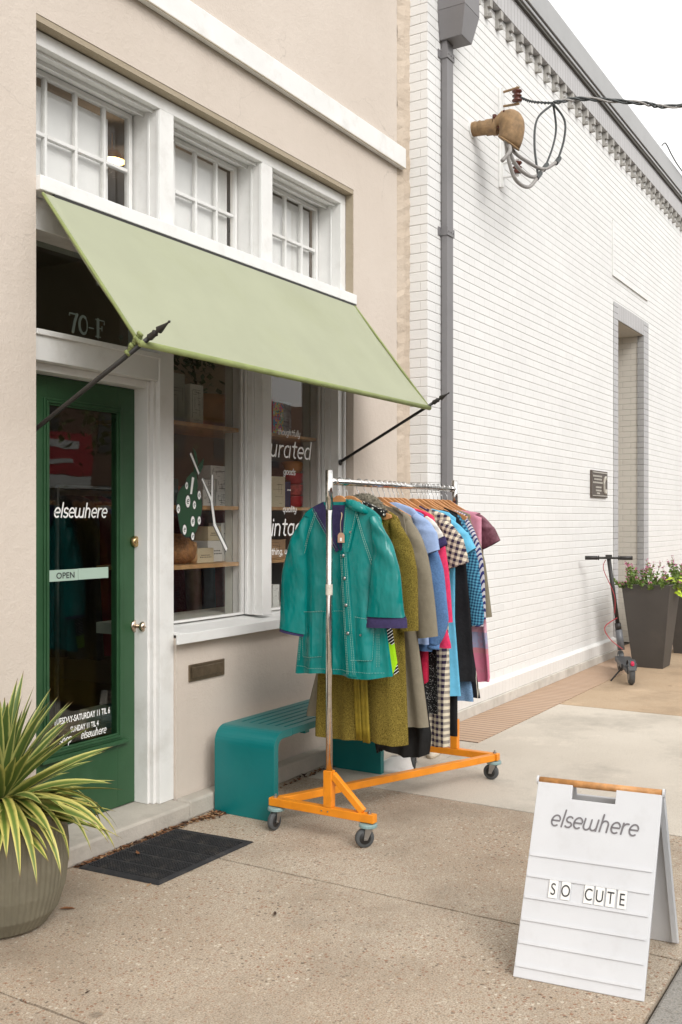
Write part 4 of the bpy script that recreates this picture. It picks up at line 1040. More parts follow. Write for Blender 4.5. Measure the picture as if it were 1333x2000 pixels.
patch([(.215, 1.085), (.075, 1.10), (.075, .875), (.200, .862)], M['teal'], 'pocket', .006)
patch([(-.120, 1.08), (-.205, 1.07), (-.205, .875), (-.130, .87)], M['teal'], 'pocket', .006)
hd = MB(); hp = bez([(TX-.012, RY-.045, 1.635), (TX-.03, RY-.09, 1.622), (TX-.03, RY-.14, 1.600), (TX-.008, RY-.165, 1.578)], 5); hd.tube(hp, [.010, .016, .020, .023, .025, .026, .026, .025, .024, .022, .020, .018, .014, .010, .006, .003][:len(hp)], 10)
hp = bez([(TX+.02, RY-.10, 1.618), (TX+.028, RY, 1.608), (TX+.02, RY+.11, 1.615)], 6); hd.tube(hp, .022, 10); hd.build('hood', M['teal'], coat, smooth=True)
tt = MB()
def stitch(a, b_, r=.0008):
    n = max(2, int(((a[0]-b_[0])**2+(a[1]-b_[1])**2)**.5/.011))
    for i in range(n):
        p0 = [a[k]+(b_[k]-a[k])*i/n for k in (0, 1)]; p1 = [a[k]+(b_[k]-a[k])*(i+.72)/n for k in (0, 1)]
        tt.tube([(cx_(RY+p0[0], p0[1], .0115), RY+p0[0], p0[1]), (cx_(RY+p1[0], p1[1], .0115), RY+p1[0], p1[1])], r, 4, cap=False)
for d_ in (0, .009):
    stitch((.125-d_, 1.585), (.205-d_, 1.37), .0012); stitch((-.118+d_*.8, 1.575), (-.200+d_, 1.33), .0012)
    stitch((-.228+d_, 1.0), (-.232+d_, .84)); stitch((.222-d_, .98), (.232-d_, .84))
    stitch((-.026-d_, 1.38), (-.078-d_, .80)); stitch((-.060+d_, 1.38), (-.122+d_, .80))
for a, c in (((.215, 1.085), (.075, 1.10)), ((.200, .862), (.075, .875)), ((.215, 1.085), (.200, .862)), ((-.115, 1.08), (-.205, 1.07)), ((-.205, .875), (-.095, .87)), ((-.205, 1.07), (-.205, .875)),
             ((.25, .815), (-.26, .815)), ((.252, 1.065+.02), (-.05, 1.105)), ((-.055, 1.61), (-.040, 1.41)), ((-.112, 1.60), (-.070, 1.41)), ((.145, 1.60), (.010, 1.40)), ((.135, 1.605), (.002, 1.41))): stitch(a, c)
tt.build('stitching', M['thread'], coat)
for z in (1.375, 1.265, 1.135, 1.0): 
    q = MB(); y = -.043 - (1.40-z)*.095; q.lathe((cx_(RY+y, z, .012), RY+y, z), [(.0085, 0), (.008, -.004), (.003, -.0055)], 10, axis='x'); q.build('button', M['steel'], coat, smooth=True)
q = MB(); q.lathe((cx_(RY-.088, 1.49, .016), RY-.085, 1.49), [(.006, 0), (.005, -.004)], 8, axis='x'); q.lathe((cx_(RY-.15, .995, .012), RY-.15, .995), [(.006, 0), (.005, -.004)], 8, axis='x'); q.build('button', M['steel'], coat)
tg = thing('price_tag', 'brown paper price tag hanging on a string at the neck of the teal raincoat', 'tag', (TX-.04, RY-.035, 1.44))
tx = TX-.052; q = MB(); ty = RY-.038; q.prism([(tx, ty-.019, 1.438), (tx, ty+.019, 1.438), (tx, ty+.019, 1.474), (tx, ty+.010, 1.486), (tx, ty-.010, 1.486), (tx, ty-.019, 1.474)], (.0015, 0, 0)); q.build('card', mat('kraft_card', (.50, .30, .20), .8, .1), tg)
q = MB(); q.box(tx-.0008, tx-.0001, ty-.005, ty+.006, 1.445, 1.462); q.build('price_patch', M['vinylw'], tg)
q = MB(); q.tube(bez([(tx, ty, 1.484), (tx, ty+.003, 1.53), (tx+.004, ty-.001, 1.57), (tx+.006, ty+.003, 1.585), (tx+.006, ty-.003, 1.575), (tx+.003, ty, 1.55)], 6), .0014, 5); q.build('string', mat('string', (.45, .35, .22), .9, .1), tg)

# 2 lime print top
def lime(nt, X, Y, Z):
    v = nt.nodes.new('ShaderNodeTexVoronoi'); v.inputs['Scale'].default_value = 9; nt.links.new(geo_pos(nt), v.inputs['Vector'])
    s = node(nt, 'ShaderNodeSeparateColor'); nt.links.new(v.outputs['Color'], s.inputs[0])
    st = mixc(nt, sq(nt, mth(nt, 'ADD', Z, mth(nt, 'MULTIPLY', Y, .8)), .016, .2), (.01, .01, .01), (.8, .8, .75))
    return mixc(nt, mth(nt, 'GREATER_THAN', s.outputs[0], .62), (.33, .62, .01), st)
garment('blouse', 'lime green and black print blouse just behind the teal raincoat', 'blouse', 4.272, SH(.20, .20) + [(1.2, (.21, .22)), (.805, (.255, .285)), (.795, (.255, .285))], cloth_pattern('lime_print', lime), [], .018, .007, 4, 1, slope=(-.0, .02))
q = MB(); q.prism([(4.246, RY-.100, 1.640), (4.246, RY-.222, 1.592), (4.246, RY-.222, 1.566), (4.246, RY-.100, 1.606)], (.036, 0, 0))
tag(q.build('necktie_collar', cloth_pattern('polka', dots(58, (.015, .015, .015), (.8, .78, .7), .32))), 'black collar piece with white polka dots lying over the second hanger', 'collar', GR)
# 3 olive tweed coat with fur collar
tweed = fabric('olive_tweed', (.125, .088, .014), .5, 190, .95, 600, .8, (.31, .235, .045))
ol, OB = garment('tweed_coat', 'long olive tweed coat with grey fur collar, hem lower than the teal raincoat', 'coat', 4.40,
    SH(.235, .225) + [(1.3, (.225, .235)), (.9, (.24, .255)), (.45, (.262, .268)), (.425, (.262, .268))], tweed,
    [long_sl(-1, .287, 1.0, .085, .052, .262) [0:2] + (-.012,), long_sl(1, .27, 1.0, .08, .055)[0:2] + (0.,)], .030, .008, 2.5, 2.0, slope=(-.004, .008))
q = MB(); 
for s_ in (-1,):
    q.tube(bez([(4.385, RY+.05, 1.60), (4.372, RY, 1.645), (4.375, RY-.07, 1.640), (4.372, RY-.13, 1.600), (4.365, RY-.17, 1.565)], 5), [.018, .024, .028, .030, .033, .034, .034, .036, .037, .037, .037, .037, .036, .035, .033, .030, .028, .024, .020, .014, .008], 14)
q.tube(bez([(4.375, RY-.05, 1.57), (4.37, RY-.09, 1.50), (4.375, RY-.12, 1.42)], 5), [.03, .032, .032, .030, .028, .026, .022, .018, .014, .01, .004], 12)
fc = q.build('fur_collar', fabric('grey_fur', (.13, .115, .085), .5, 60, 1, 300, 1.0, (.24, .22, .17)), ol, smooth=True)
rnd = random.Random(3); fu = MB()
for k in range(900):
    me = fc.data; p_ = me.polygons[rnd.randrange(len(me.polygons))]; c_ = p_.center + wloc(ol); nn = p_.normal
    d_ = (nn + Vector((rnd.uniform(-.6, .6), rnd.uniform(-.6, .6), rnd.uniform(-.9, .2)))).normalized(); sd_ = d_.cross(Vector((rnd.uniform(-1, 1), rnd.uniform(-1, 1), rnd.uniform(-1, 1)))).normalized()*.0018; L_ = rnd.uniform(.008, .016)
    fu.add([c_ - sd_, c_ + sd_, c_ + d_*L_], [(0, 1, 2)])
fu.build('fur', fabric('grey_fur_hair', (.15, .135, .10), .5, 30, 1, 300, .2, (.30, .28, .22)), ol)
lin_ = MB(); 
for (ya, yb, zb) in ((.005, -.030, .435), (-.034, -.075, .425)):
    vs = []
    for i in range(9):
        z = 1.0 + (zb-1.0)*i/8
        for k in range(5): y = ya + (yb-ya)*k/4; vs.append((4.40 - .040 - .004*math.sin(k*1.9 + i*.3), RY + y + .008*math.sin(i*.5), z))
    lin_.add(vs, [(5*i+k, 5*i+k+1, 5*i+k+6, 5*i+k+5) for i in range(8) for k in range(4)])
o = lin_.build('lining', fabric('mustard_lining', (.26, .19, .02), .2, 20, .6), ol, smooth=True)
o.modifiers.new('solid', 'SOLIDIFY').thickness = .003
# 4 trench
tr_, TB = garment('trench_coat', 'long greige trench coat hanging between the olive tweed coat and the blue clothes', 'coat', 4.54,
    SH(.235, .235) + [(1.3, (.235, .235)), (1.0, (.27, .255)), (.51, (.40, .322)), (.495, (.40, .323))], fabric('trench_cotton', (.235, .205, .150), .06, 20, .8, 700, .1),
    [long_sl(-1, .318, .955, .090, .056, .268)[0:2] + (-.008,), long_sl(1, .29, .95, .085, .055)[0:2] + (0.,)], .034, .014, 2.8, .5, slope=(.0, .01))
q = MB(); q.prism([(4.506, RY-.05, 1.635), (4.506, RY-.19, 1.588), (4.500, RY-.215, 1.46), (4.500, RY-.10, 1.50)], (.012, 0, 0)); q.prism([(4.50, RY-.11, 1.625), (4.498, RY-.165, 1.61), (4.498, RY-.20, 1.57), (4.50, RY-.17, 1.585)], (.004, 0, 0))
q.build('cape_flap', fabric('trench_cotton_flap', (.20, .175, .13), .06), tr_, bevel=.004)
# 5 sheer black skirt
garment('skirt', 'long sheer black skirt with ragged hem showing under the trench coat', 'skirt', 4.61, [(1.50, .14), (1.2, .17), (.8, (.12, .24)), (.43, (.03, .300)), (.335, (.0, .288))], fabric('black_chiffon', (.012, .012, .012), .3, 12, .6), [], .026, .010, 6, 1, slope=(.0, .025))
# 6 periwinkle shirt
garment('shirt', 'pale periwinkle blue short sleeved shirt between trench coat and denim sweatshirt', 'shirt', 4.665, [(1.642, .07), (1.63, .11), (1.61, .17), (1.58, (.2, .20)), (1.54, .225), (1.2, (.22, .24)), (.90, (.22, .26))], fabric('periwinkle_cotton', (.30, .40, .62), .08, 15, .85),
        [([(RY-.19, 1.55), (RY-.24, 1.46), (RY-.270, 1.375)], [.08, .075, .062], -.012)], .024, .008, 3, 2)
# 7 denim sweatshirt
dnm = fabric('blue_denim', (.105, .205, .40), .18, 120, .9)
o, B_ = garment('sweatshirt', 'faded denim blue sweatshirt with puffed sleeve gathered at the cuff', 'sweatshirt', 4.725, SH(.21, .21, 1.57) + [(1.2, (.22, .225)), (.90, (.24, .262)), (.858, (.23, .255))], dnm,
        [([(RY-.185, 1.50), (RY-.245, 1.28), (RY-.272, 1.03), (RY-.262, .90)], [.08, .075, .078, .030], -.010)], .028, .008, 3, .3)
sleeve_mesh([(RY-.262, .903), (RY-.262, .872)], [.032, .034], 4.715, .02, 4, 16).build('cuff', dnm, o, smooth=True)
# 8 crimson knit
garment('cardigan', 'crimson red knitted cardigan mostly hidden behind the denim sweatshirt', 'cardigan', 4.772, SH(.19, .19, 1.59) + [(1.2, (.18, .19)), (.72, (.17, .205)), (.695, (.17, .205))], fabric('crimson_knit', (.40, .012, .045), .2, 60, .95), [], .018, .008, 4, 2, slope=(0, .04))
# 9 pink coat
garment('pink_coat', 'hot pink coat with pale piping beside the denim sweatshirt', 'coat', 4.815, SH(.225, .225, 1.575) + [(1.3, (.22, .245)), (1.0, (.24, .285)), (.885, (.25, .318)), (.868, (.25, .318))], fabric('pink_wool', (.72, .045, .13), .12, 60, .95),
        [([(RY-.20, 1.52), (RY-.235, 1.3), (RY-.27, 1.0)], [.07, .06, .05], .01)], .024, .008, 3, 1.1)
garment('tee', 'white t-shirt with navy sleeve edge squeezed against the pink coat', 't-shirt', 4.775, [(1.60, .07), (1.57, .2), (1.5, .215), (1.3, .20), (1.1, .19)], fabric('cream_jersey', (.70, .66, .60), .05, 10),
        [([(RY-.19, 1.535), (RY-.235, 1.46), (RY-.258, 1.415)], [.06, .058, .05], -.004)], .012, .004, 3, 0)
sleeve_mesh([(RY-.252, 1.442), (RY-.272, 1.40)], [.054, .052], 4.768, .018, 4, 16).build('cuff', M['navyl'], bpy.data.objects['tee'], smooth=True)
# 10 sequin
garment('sequin_skirt', 'black sequinned skirt glittering beside the gingham dress', 'skirt', 4.87, [(1.45, .15), (1.2, .17), (.8, (.2, .215)), (.50, (.2, .215))], cloth_pattern('sequins', dots(150, (.012, .012, .012), (.75, .75, .72), .20), .35), [], .022, .008, 5, 1)
# 11 gingham dress
gm = cloth_pattern('navy_gingham', gingham(.0335, (.70, .63, .49), (.030, .020, .050), .0))
gms = cloth_pattern('navy_gingham_sleeve', gingham(.0335, (.70, .63, .49), (.030, .020, .050), .28))
o, B_ = garment('gingham_dress', 'long navy and cream gingham dress with short sleeves', 'dress', 4.99, SH(.235, .22, 1.58) + [(1.3, (.22, .225)), (1.0, (.18, .215)), (.7, (.16, .225)), (.30, (.12, .228))], gm,
        [([(RY-.185, 1.52), (RY-.232, 1.42), (RY-.272, 1.295)], [.085, .088, .078], -.012)], .030, .010, 3.4, .2, smt=gms, slope=(0, .008))
q = MB(); q.prism([(4.95, RY-.02, 1.55), (4.95, RY-.06, 1.63), (4.95, RY-.115, 1.60), (4.95, RY-.075, 1.53)], (.010, 0, 0)); q.build('collar', M['navyl'], o, bevel=.003)
# 12 cyan dress
cy_ = fabric('sky_blue_linen', (.135, .45, .66), .06, 12, .8)
garment('blue_dress', 'plain sky blue dress with flared short sleeve behind the gingham dress', 'dress', 5.065, SH(.23, .235, 1.595) + [(1.3, (.2, .225)), (1.0, (.2, .222)), (.60, (.2, .252)), (.57, (.2, .255))], cy_,
        [([(RY-.175, 1.53), (RY-.24, 1.44), (RY-.298, 1.355)], [.075, .076, .072], -.010)], .026, .008, 2.6, 1.9)
# 13 black dress + trousers
o, B_ = garment('black_dress', 'black dress with tiny white buttons between the blue dress and the teal check shirt', 'dress', 5.13, SH(.235, .235, 1.56) + [(1.3, (.2, .262)), (1.0, (.2, .29)), (.66, (.2, .31)), (.645, (.2, .31))], fabric('black_crepe', (.010, .010, .012), .3, 12, .8), [], .026, .008, 2.6, 2)
q = MB()
for z in (1.2, 1.1, 1.02, .92): q.lathe((5.135-.034, RY-.20, z), [(.006, 0), (.003, -.004)], 6, axis='x')
q.build('button', M['vinylw'], o)
garment('trousers', 'black trousers hanging lowest near the far end of the rack', 'trousers', 5.095, [(1.3, .1), (1.0, (.1, .19)), (.6, (.08, .225)), (.338, (.02, .225))], fabric('black_wool', (.012, .012, .013), .3, 12, .8), [], .018, .005, 3, 2)
garment('denim_skirt', 'washed denim skirt whose hem shows under the black dress', 'skirt', 5.165, [(1.3, .15), (1.0, .2), (.6, (.2, .285)), (.528, (.2, .292))], fabric('washed_denim', (.16, .27, .42), .3, 160, .9), [], .018, .006, 3, 2)
# 15 teal gingham
tgm = cloth_pattern('teal_check', gingham(.0165, (.10, .34, .50), (.008, .04, .10), .15))
o, B_ = garment('checked_shirt', 'teal and navy small check shirt with long sleeve near the rack end', 'shirt', 5.205, SH(.225, .215, 1.57) + [(1.3, (.2, .23)), (1.0, (.2, .24)), (.95, (.2, .24))], tgm,
        [([(RY-.190, 1.53), (RY-.245, 1.30), (RY-.280, 1.04), (RY-.288, .955)], [.075, .064, .060, .046], -.008)], .022, .006, 3, .7)
q = MB(); q.prism([(5.178, RY-.10, 1.622), (5.178, RY-.185, 1.588), (5.176, RY-.175, 1.545), (5.176, RY-.10, 1.575)], (.008, 0, 0)); q.build('collar', fabric('black_collar', (.01, .01, .012), .2), o, bevel=.002)
# 17 khaki, 16 navy stripe, 18 pink dress, 19 burgundy
garment('jacket', 'thin khaki jacket with sleeve showing past the striped shirt', 'jacket', 5.335, SH(.205, .205, 1.57) + [(1.3, (.2, .25)), (1.0, (.2, .26)), (.98, (.2, .26))], fabric('khaki_cotton', (.22, .19, .13), .08, 12),
        [([(RY-.18, 1.53), (RY-.235, 1.3), (RY-.290, .985)], [.05, .055, .044], 0.0)], .020, .006, 3, 1.7)
garment('striped_shirt', 'navy and white diagonal striped shirt near the far end of the rack', 'shirt', 5.275, SH(.215, .215, 1.575) + [(1.3, (.2, .262)), (1.0, (.2, .296)), (.94, (.2, .300))], cloth_pattern('navy_stripe', stripes(.017, (.50, .48, .52), (.028, .030, .13), .35)),
        [([(RY-.200, 1.53), (RY-.25, 1.3), (RY-.275, .98)], [.07, .06, .05], -.012)], .024, .010, 4, 1.0)
garment('patterned_skirt', 'black skirt with white triangle pattern, hem just below the pink dress', 'skirt', 5.30, [(1.2, .15), (.8, (.15, .23)), (.525, (.15, .275))], cloth_pattern('triangle_print', lambda nt, X, Y, Z: mixc(nt, sq(nt, mth(nt, 'ADD', Z, mth(nt, 'ABSOLUTE', mth(nt, 'SUBTRACT', mth(nt, 'FRACT', mth(nt, 'DIVIDE', Y, .06)), .5))), .5, .12), (.02, .02, .025), (.55, .5, .42))), [], .014, .005, 3, 2)
garment('pink_dress', 'faded pink dress with blue and red woven bands along its skirt', 'dress', 5.39, SH(.245, .255, 1.600) + [(1.3, (.2, .245)), (1.0, (.2, .275)), (.75, (.2, .300)), (.62, (.2, .310)), (.605, (.2, .305))],
        cloth_pattern('pink_bands', lambda nt, X, Y, Z: mixc(nt, ramp(nt, noise(nt, geo_pos(nt), 28, 3), [(.5, 0.), (.6, .5)]), ramp(nt, mth(nt, 'DIVIDE', Z, 2), [(0, (.66, .20, .30)), (.3875, (.60, .24, .27)), (.405, (.34, .35, .50)), (.452, (.66, .36, .44)), (.72, (.62, .27, .36))], 'CONSTANT'), (.55, .22, .28))), [], .026, .013, 5, .3, slope=(0, .012))
garment('burgundy_shirt', 'burgundy short sleeved shirt, last garment at the far end of the rack', 'shirt', 5.455, SH(.225, .22, 1.60) + [(1.3, (.2, .23)), (1.0, (.2, .235)), (.95, (.2, .235))], fabric('burgundy_satin', (.13, .035, .05), .25, 14, .45, col2=(.22, .09, .12)),
        [([(RY-.19, 1.555), (RY-.235, 1.48), (RY-.275, 1.40)], [.065, .066, .068], 0)], .022, .006, 3, 1.2)
# hangers
HX = [(4.195, 'light wooden hanger carrying the teal raincoat'), (4.270, 'wooden hanger whose tip sticks out past the polka dot collar'), (4.385, 'dark wooden hanger with the olive tweed coat'), (4.46, 'wooden hanger between tweed coat and trench coat, left one'),
      (4.535, 'wooden hanger with the greige trench coat'), (4.60, 'wooden hanger with the sheer black skirt'), (4.66, 'wooden hanger with the periwinkle shirt'), (4.72, 'wooden hanger with the denim sweatshirt'), (4.77, 'wooden hanger with the crimson cardigan'),
      (4.82, 'wooden hanger with the hot pink coat'), (4.87, 'wooden hanger with the sequinned skirt'), (4.985, 'reddish wooden hanger with the gingham dress'), (5.06, 'wooden hanger with the sky blue dress'), (5.125, 'wooden hanger with the black dress'),
      (5.165, 'wooden hanger with the denim skirt'), (5.20, 'long light wooden hanger with the teal check shirt'), (5.255, 'wooden hanger with the khaki jacket'), (5.31, 'wooden hanger with the striped shirt'), (5.37, 'wooden hanger with the pink dress'), (5.44, 'wooden hanger with the burgundy shirt, last on the rail')]
rnd = random.Random(8)
for i, (x, lab) in enumerate(HX):
    hanger(x + .002, .235 if i in (1, 15) else .188 + rnd.uniform(-.006, .006), rnd.uniform(-.004, .004), lab, 0 if i != 1 else -.012)
# shoes and a boot under the rack
sm_ = mat('white_leather', (.85, .84, .82), .5, .06, 20, .1, 80)
def shoe(X, Y, ang, label, mt, L=.24, Wd=.09, H=.075, name='shoe'):
    o = thing(name, label, 'shoe', (X, Y, 0)); b = MB(); ca, sa = math.cos(ang), math.sin(ang); n = 16; R_ = []
    for (h, k) in ((.0, 1.0), (.012, 1.04), (.026, 1.03)):
        R_.append([(X + ca*L/2*k*math.cos(a) - sa*Wd/2*k*math.sin(a)*(1+.15*math.cos(a)), Y + sa*L/2*k*math.cos(a) + ca*Wd/2*k*math.sin(a)*(1+.15*math.cos(a)), h) for a in [2*PI*j/n for j in range(n)]])
    b.add([v for r in R_ for v in r], [(i*n+j, i*n+(j+1) % n, (i+1)*n+(j+1) % n, (i+1)*n+j) for i in range(2) for j in range(n)] + [tuple(range(n))[::-1], tuple(2*n+j for j in range(n))]); b.build('sole', mt, o, smooth=True)
    b = MB(); R_ = []
    for t in range(7):
        k = 1 - .02*t; h = .0262 + t/6*(H-.026)
        R_.append([(X + ca*(L/2*k*math.cos(a) - .012*t*(1 if math.cos(a) > 0 else .2)*max(0, math.cos(a))) - sa*Wd/2*(k-.05*t)*math.sin(a), Y + sa*(L/2*k*math.cos(a) - .012*t*max(0, math.cos(a))) + ca*Wd/2*(k-.05*t)*math.sin(a), h - .004*t*max(0, math.cos(a))) for a in [2*PI*j/n for j in range(n)]])
    b.add([v for r in R_ for v in r], [(i*n+j, i*n+(j+1) % n, (i+1)*n+(j+1) % n, (i+1)*n+j) for i in range(6) for j in range(n)] + [tuple(6*n+j for j in range(n))]); b.build('upper', mt, o, smooth=True)
shoe(5.43, -.46, 1.9, 'white shoe on the pavement behind the orange bar, nearest the bench', sm_, .26, .115, .085)
shoe(5.93, -.50, .3, 'cream flat shoe further back under the rack', mat('cream_leather', (.62, .55, .44), .5, .06), .24, .085, .05)

# ================================================================ DOOR MAT
dm = thing('door_mat', 'black rubber doormat with studded surface in front of the green door', 'doormat', (3.52, -.31, 0))
q = MB(); c0 = [Vector(p) for p in ((3.205, -.535, 0), (3.872, -.545, 0), (3.838, -.098, 0), (3.178, -.092, 0))]
cen = sum(c0, Vector())/4
def ring_(k, z): return [cen + (p - cen)*k + Vector((0, 0, z)) for p in c0]
vs = ring_(1, .001) + ring_(.985, .006) + ring_(.93, .013) + ring_(.915, .010)
q.add(vs, [(i*4+j, i*4+(j+1) % 4, (i+1)*4+(j+1) % 4, (i+1)*4+j) for i in range(3) for j in range(4)] + [(12, 13, 14, 15)])
q.build('border', M['mat'], dm)
q = MB()
for i in range(40):
    for j in range(26):
        s_, t = (i+.5)/40, (j+.5)/26; a = c0[0]*(1-s_)+c0[1]*s_; c = c0[3]*(1-s_)+c0[2]*s_; p = cen + (a*(1-t)+c*t - cen)*.90
        if (i % 8 == 7): continue
        q.box(p.x-.0045, p.x+.0045, p.y-.0045, p.y+.0045, .010, .0145)
q.build('studs', M['mat'], dm)
# dry leaves swept against the step
def leaf_mesh(mb, x, y, z, s_, a, rnd, tilt=.4, m=0):
    ca, sa = math.cos(a), math.sin(a); pts = [(-1, 0, 0), (-.5, .28, .1), (.2, .34, .16), (1, 0, .05), (.2, -.3, .15), (-.5, -.25, .08)]
    tx, ty = rnd.uniform(-tilt, tilt), rnd.uniform(-tilt, tilt)
    mb.add([(x + s_*(p[0]*ca - p[1]*sa), y + s_*(p[0]*sa + p[1]*ca), z + s_*(p[2] + abs(p[0]*tx) + abs(p[1]*ty)) + .001) for p in pts] + [(x, y, z + .002)], [(6, i, (i+1) % 6) for i in range(6)], m)
rnd = random.Random(11); q = MB(); leafm = [M['leaf'], mat('pale_dry_leaf', (.34, .21, .11), .8, .3, 30), mat('dark_leaf', (.055, .03, .018), .9, .3, 30)]
for i in range(620):
    x = rnd.uniform(3.18, 4.18) if i < 420 else rnd.uniform(4.2, 6.3) ; y = -.062 - abs(rnd.gauss(0, .016)) - (.0 if x < 4 else rnd.random()*.03)
    leaf_mesh(q, x, y - .008, 0, rnd.uniform(.006, .021), rnd.uniform(0, 6.3), rnd, .9, rnd.choice((0, 0, 1, 2, 2)))
for i in range(50): leaf_mesh(q, rnd.uniform(4.02, 4.17), rnd.uniform(-.15, -.07), 0, rnd.uniform(.008, .022), rnd.uniform(0, 6.3), rnd, .8, rnd.choice((0, 1, 2)))
tag(q.build('leaf_litter', leafm), 'dry brown leaves swept in a line against the shop step', 'leaves', kind='stuff')
for (x, y, z, s_, a, lab, mi) in ((3.42, -.22, .015, .026, 1.0, 'curled orange brown dry leaf lying on the black doormat', 0), (3.185, -.50, 0, .020, .2, 'yellow brown leaf on the pavement in front of the doormat', 1), (2.82, -.40, 0, .034, 2.2, 'rust coloured curled leaf beside the ribbed plant pot', 0),
                              (3.20, -1.14, 0, .020, .6, 'small dark flat stain like leaf in the middle of the pavement', 2), (2.36, -.98, 0, .012, 0, 'tiny dark leaf near the bottom of the pavement', 2)):
    q = MB(); leaf_mesh(q, x, y, z, s_, a, random.Random(int(x*99)), .5); tag(q.build('dry_leaf', leafm[mi]), lab, 'leaf', 'single leaves on the pavement')

# ================================================================ POT AND YUCCA
PX, PY = 2.59, -.285
pt = thing('plant_pot', 'large round ribbed grey green plant pot holding a yucca', 'plant pot', (PX, PY, 0))
q = MB(); prof = [(.150, .0), (.175, .015), (.215, .07), (.240, .15), (.252, .24), (.252, .31), (.246, .37), (.238, .40), (.232, .44), (.226, .452), (.216, .448), (.215, .40), (.21, .36)]
n = 240; vs = []
for (r, h) in prof:
    for j in range(n):
        a = 2*PI*j/n; rr = r*(1 + (.007 if (j // 2) % 2 else -.004)*(1 if h < .445 and r > .16 and h > .01 else 0)); vs.append((PX + rr*math.cos(a), PY + rr*math.sin(a), h))
q.add(vs, [(i*n+j, i*n+(j+1) % n, (i+1)*n+(j+1) % n, (i+1)*n+j) for i in range(len(prof)-1) for j in range(n)]); q.build('bowl', M['pot'], pt)
MB().lathe((PX, PY, .0), [(.001, .37), (.204, .37), (.001, .385)], 24).build('soil', M['soil'], pt)
yu = thing('yucca_plant', 'variegated yucca with long pointed green and yellow leaves in the ribbed pot', 'plant', (PX, PY, .38))
m, nt, b_ = base('yucca_leaf', .45, 0, .4); uvn = node(nt, 'ShaderNodeUVMap'); sp = node(nt, 'ShaderNodeSeparateXYZ'); nt.links.new(uvn.outputs[0], sp.inputs[0])
e_ = mth(nt, 'ABSOLUTE', mth(nt, 'SUBTRACT', mth(nt, 'FRACT', sp.outputs[0]), .5))
nz = noise(nt, geo_pos(nt), 25, 3); e_ = mth(nt, 'ADD', e_, mth(nt, 'MULTIPLY', mth(nt, 'SUBTRACT', nz, .5), .16))
age = mth(nt, 'DIVIDE', mth(nt, 'FLOOR', sp.outputs[0]), 10)
young = mixc(nt, ramp(nt, e_, [(.26, 0.), (.38, 1.)]), (.080, .130, .030), (.43, .43, .14))
old = mixc(nt, ramp(nt, e_, [(.12, 0.), (.30, 1.)]), (.12, .18, .03), (.55, .48, .13))
c = mixc(nt, age, young, old)
c = mixc(nt, ramp(nt, sp.outputs[1], [(.93, 0.), (.985, 1.)]), c, (.16, .09, .04)); c = mixc(nt, ramp(nt, sp.outputs[1], [(.0, .6), (.15, 0.)]), c, (.25, .22, .10))
nt.links.new(c, b_.inputs['Base Color']); bump(nt, b_, noise(nt, geo_pos(nt), 180, 2), .15, .002)
q = MB(); uvs = []; rnd = random.Random(21)
def blade(az, el, L, wd, droop, age_, z0=.46, tw=0):
    n = 12; d = Vector((math.cos(az)*math.cos(el), math.sin(az)*math.cos(el), math.sin(el))); p = Vector((PX, PY, z0)) + Vector((math.cos(az), math.sin(az), 0))*.012
    side = Vector((-math.sin(az), math.cos(az), 0)); vs = []
    if p.z < .4: p.z = .4
    for i in range(n + 1):
        t = i/n; w_ = wd*(.55 + .9*t)*(1-t)**.0 if t < .35 else wd*(.865 + .135)*(1 - ((t-.35)/.65)**2.1)
        w_ = wd*min(.6 + 1.15*t, 1) * max(.0, (1 - max(0, (t-.45)/.55)**1.7))
        up = side.cross(d).normalized(); up = up if up.z > 0 else -up; s2 = (side*math.cos(tw) + up*math.sin(tw))
        for k, uu in ((-1, 0.01), (-.4, .3), (0, .5), (.4, .7), (1, .99)):
            v = p + s2*k*w_/2 + up*abs(k)*w_*.16
            rx, ry = v.x - PX, v.y - PY; rr_ = math.hypot(rx, ry); lim_ = .262 if v.z < .40 else .262 - (v.z-.40)*1.6
            if v.y > -.008 and (v.x < 3.03): v.y = -.008 - .0005*abs(k)
            vs.append(v); uvs.append((uu*.98 + .01 + age_, t))
        p = p + d*L/n; el_ = math.asin(max(-1, min(1, d.z))) - droop/n; el_ = max(el_, -1.45); d = Vector((math.cos(az)*math.cos(el_), math.sin(az)*math.cos(el_), math.sin(el_)))
        pr = math.hypot(p.x - PX, p.y - PY)
        if pr < .235: el_ = max(el_, .02 if p.z < .47 else -.25); d = Vector((math.cos(az)*math.cos(el_), math.sin(az)*math.cos(el_), math.sin(el_)))
        elif p.z < .42 and pr < .268: p.x = PX + (p.x-PX)/pr*.268; p.y = PY + (p.y-PY)/pr*.268
        if p.y > -.012 and p.x < 3.02: p.y = -.012
    q.add(vs, [(5*i+k, 5*i+k+1, 5*i+k+6, 5*i+k+5) for i in range(n) for k in range(4)])
for i in range(125):
    f = (i/125)**1.12; az = i*2.39996 + rnd.uniform(-.2, .2); el = 1.50 - 1.95*f**.85 + rnd.uniform(-.1, .1)
    L = rnd.uniform(.37, .48) if f < .7 else rnd.uniform(.34, .50)
    dr_ = (.12 + .25*rnd.random()) if f < .45 else (.5 + .8*rnd.random()) if f > .7 else .35 + .3*rnd.random()
    blade(az, el, L, rnd.uniform(.038, .056), dr_, int(min(9, max(0, (f-.30)*13 + rnd.uniform(-1, 2)))), .50 - .09*f, rnd.uniform(-.5, .5))
for i in range(20):
    az = R(-150 + i*7.4 + rnd.uniform(-4, 4)); blade(az, rnd.uniform(.15, .5), rnd.uniform(.40, .54), rnd.uniform(.032, .044), rnd.uniform(1.6, 2.4), rnd.randint(6, 9), .47, rnd.uniform(-.4, .4))
q.build('foliage', m, yu, smooth=True, uvs=uvs)
MB().lathe((PX, PY, .37), [(.02, 0), (.026, .05), (.018, .12)], 12).build('stem', M['soil'], yu)

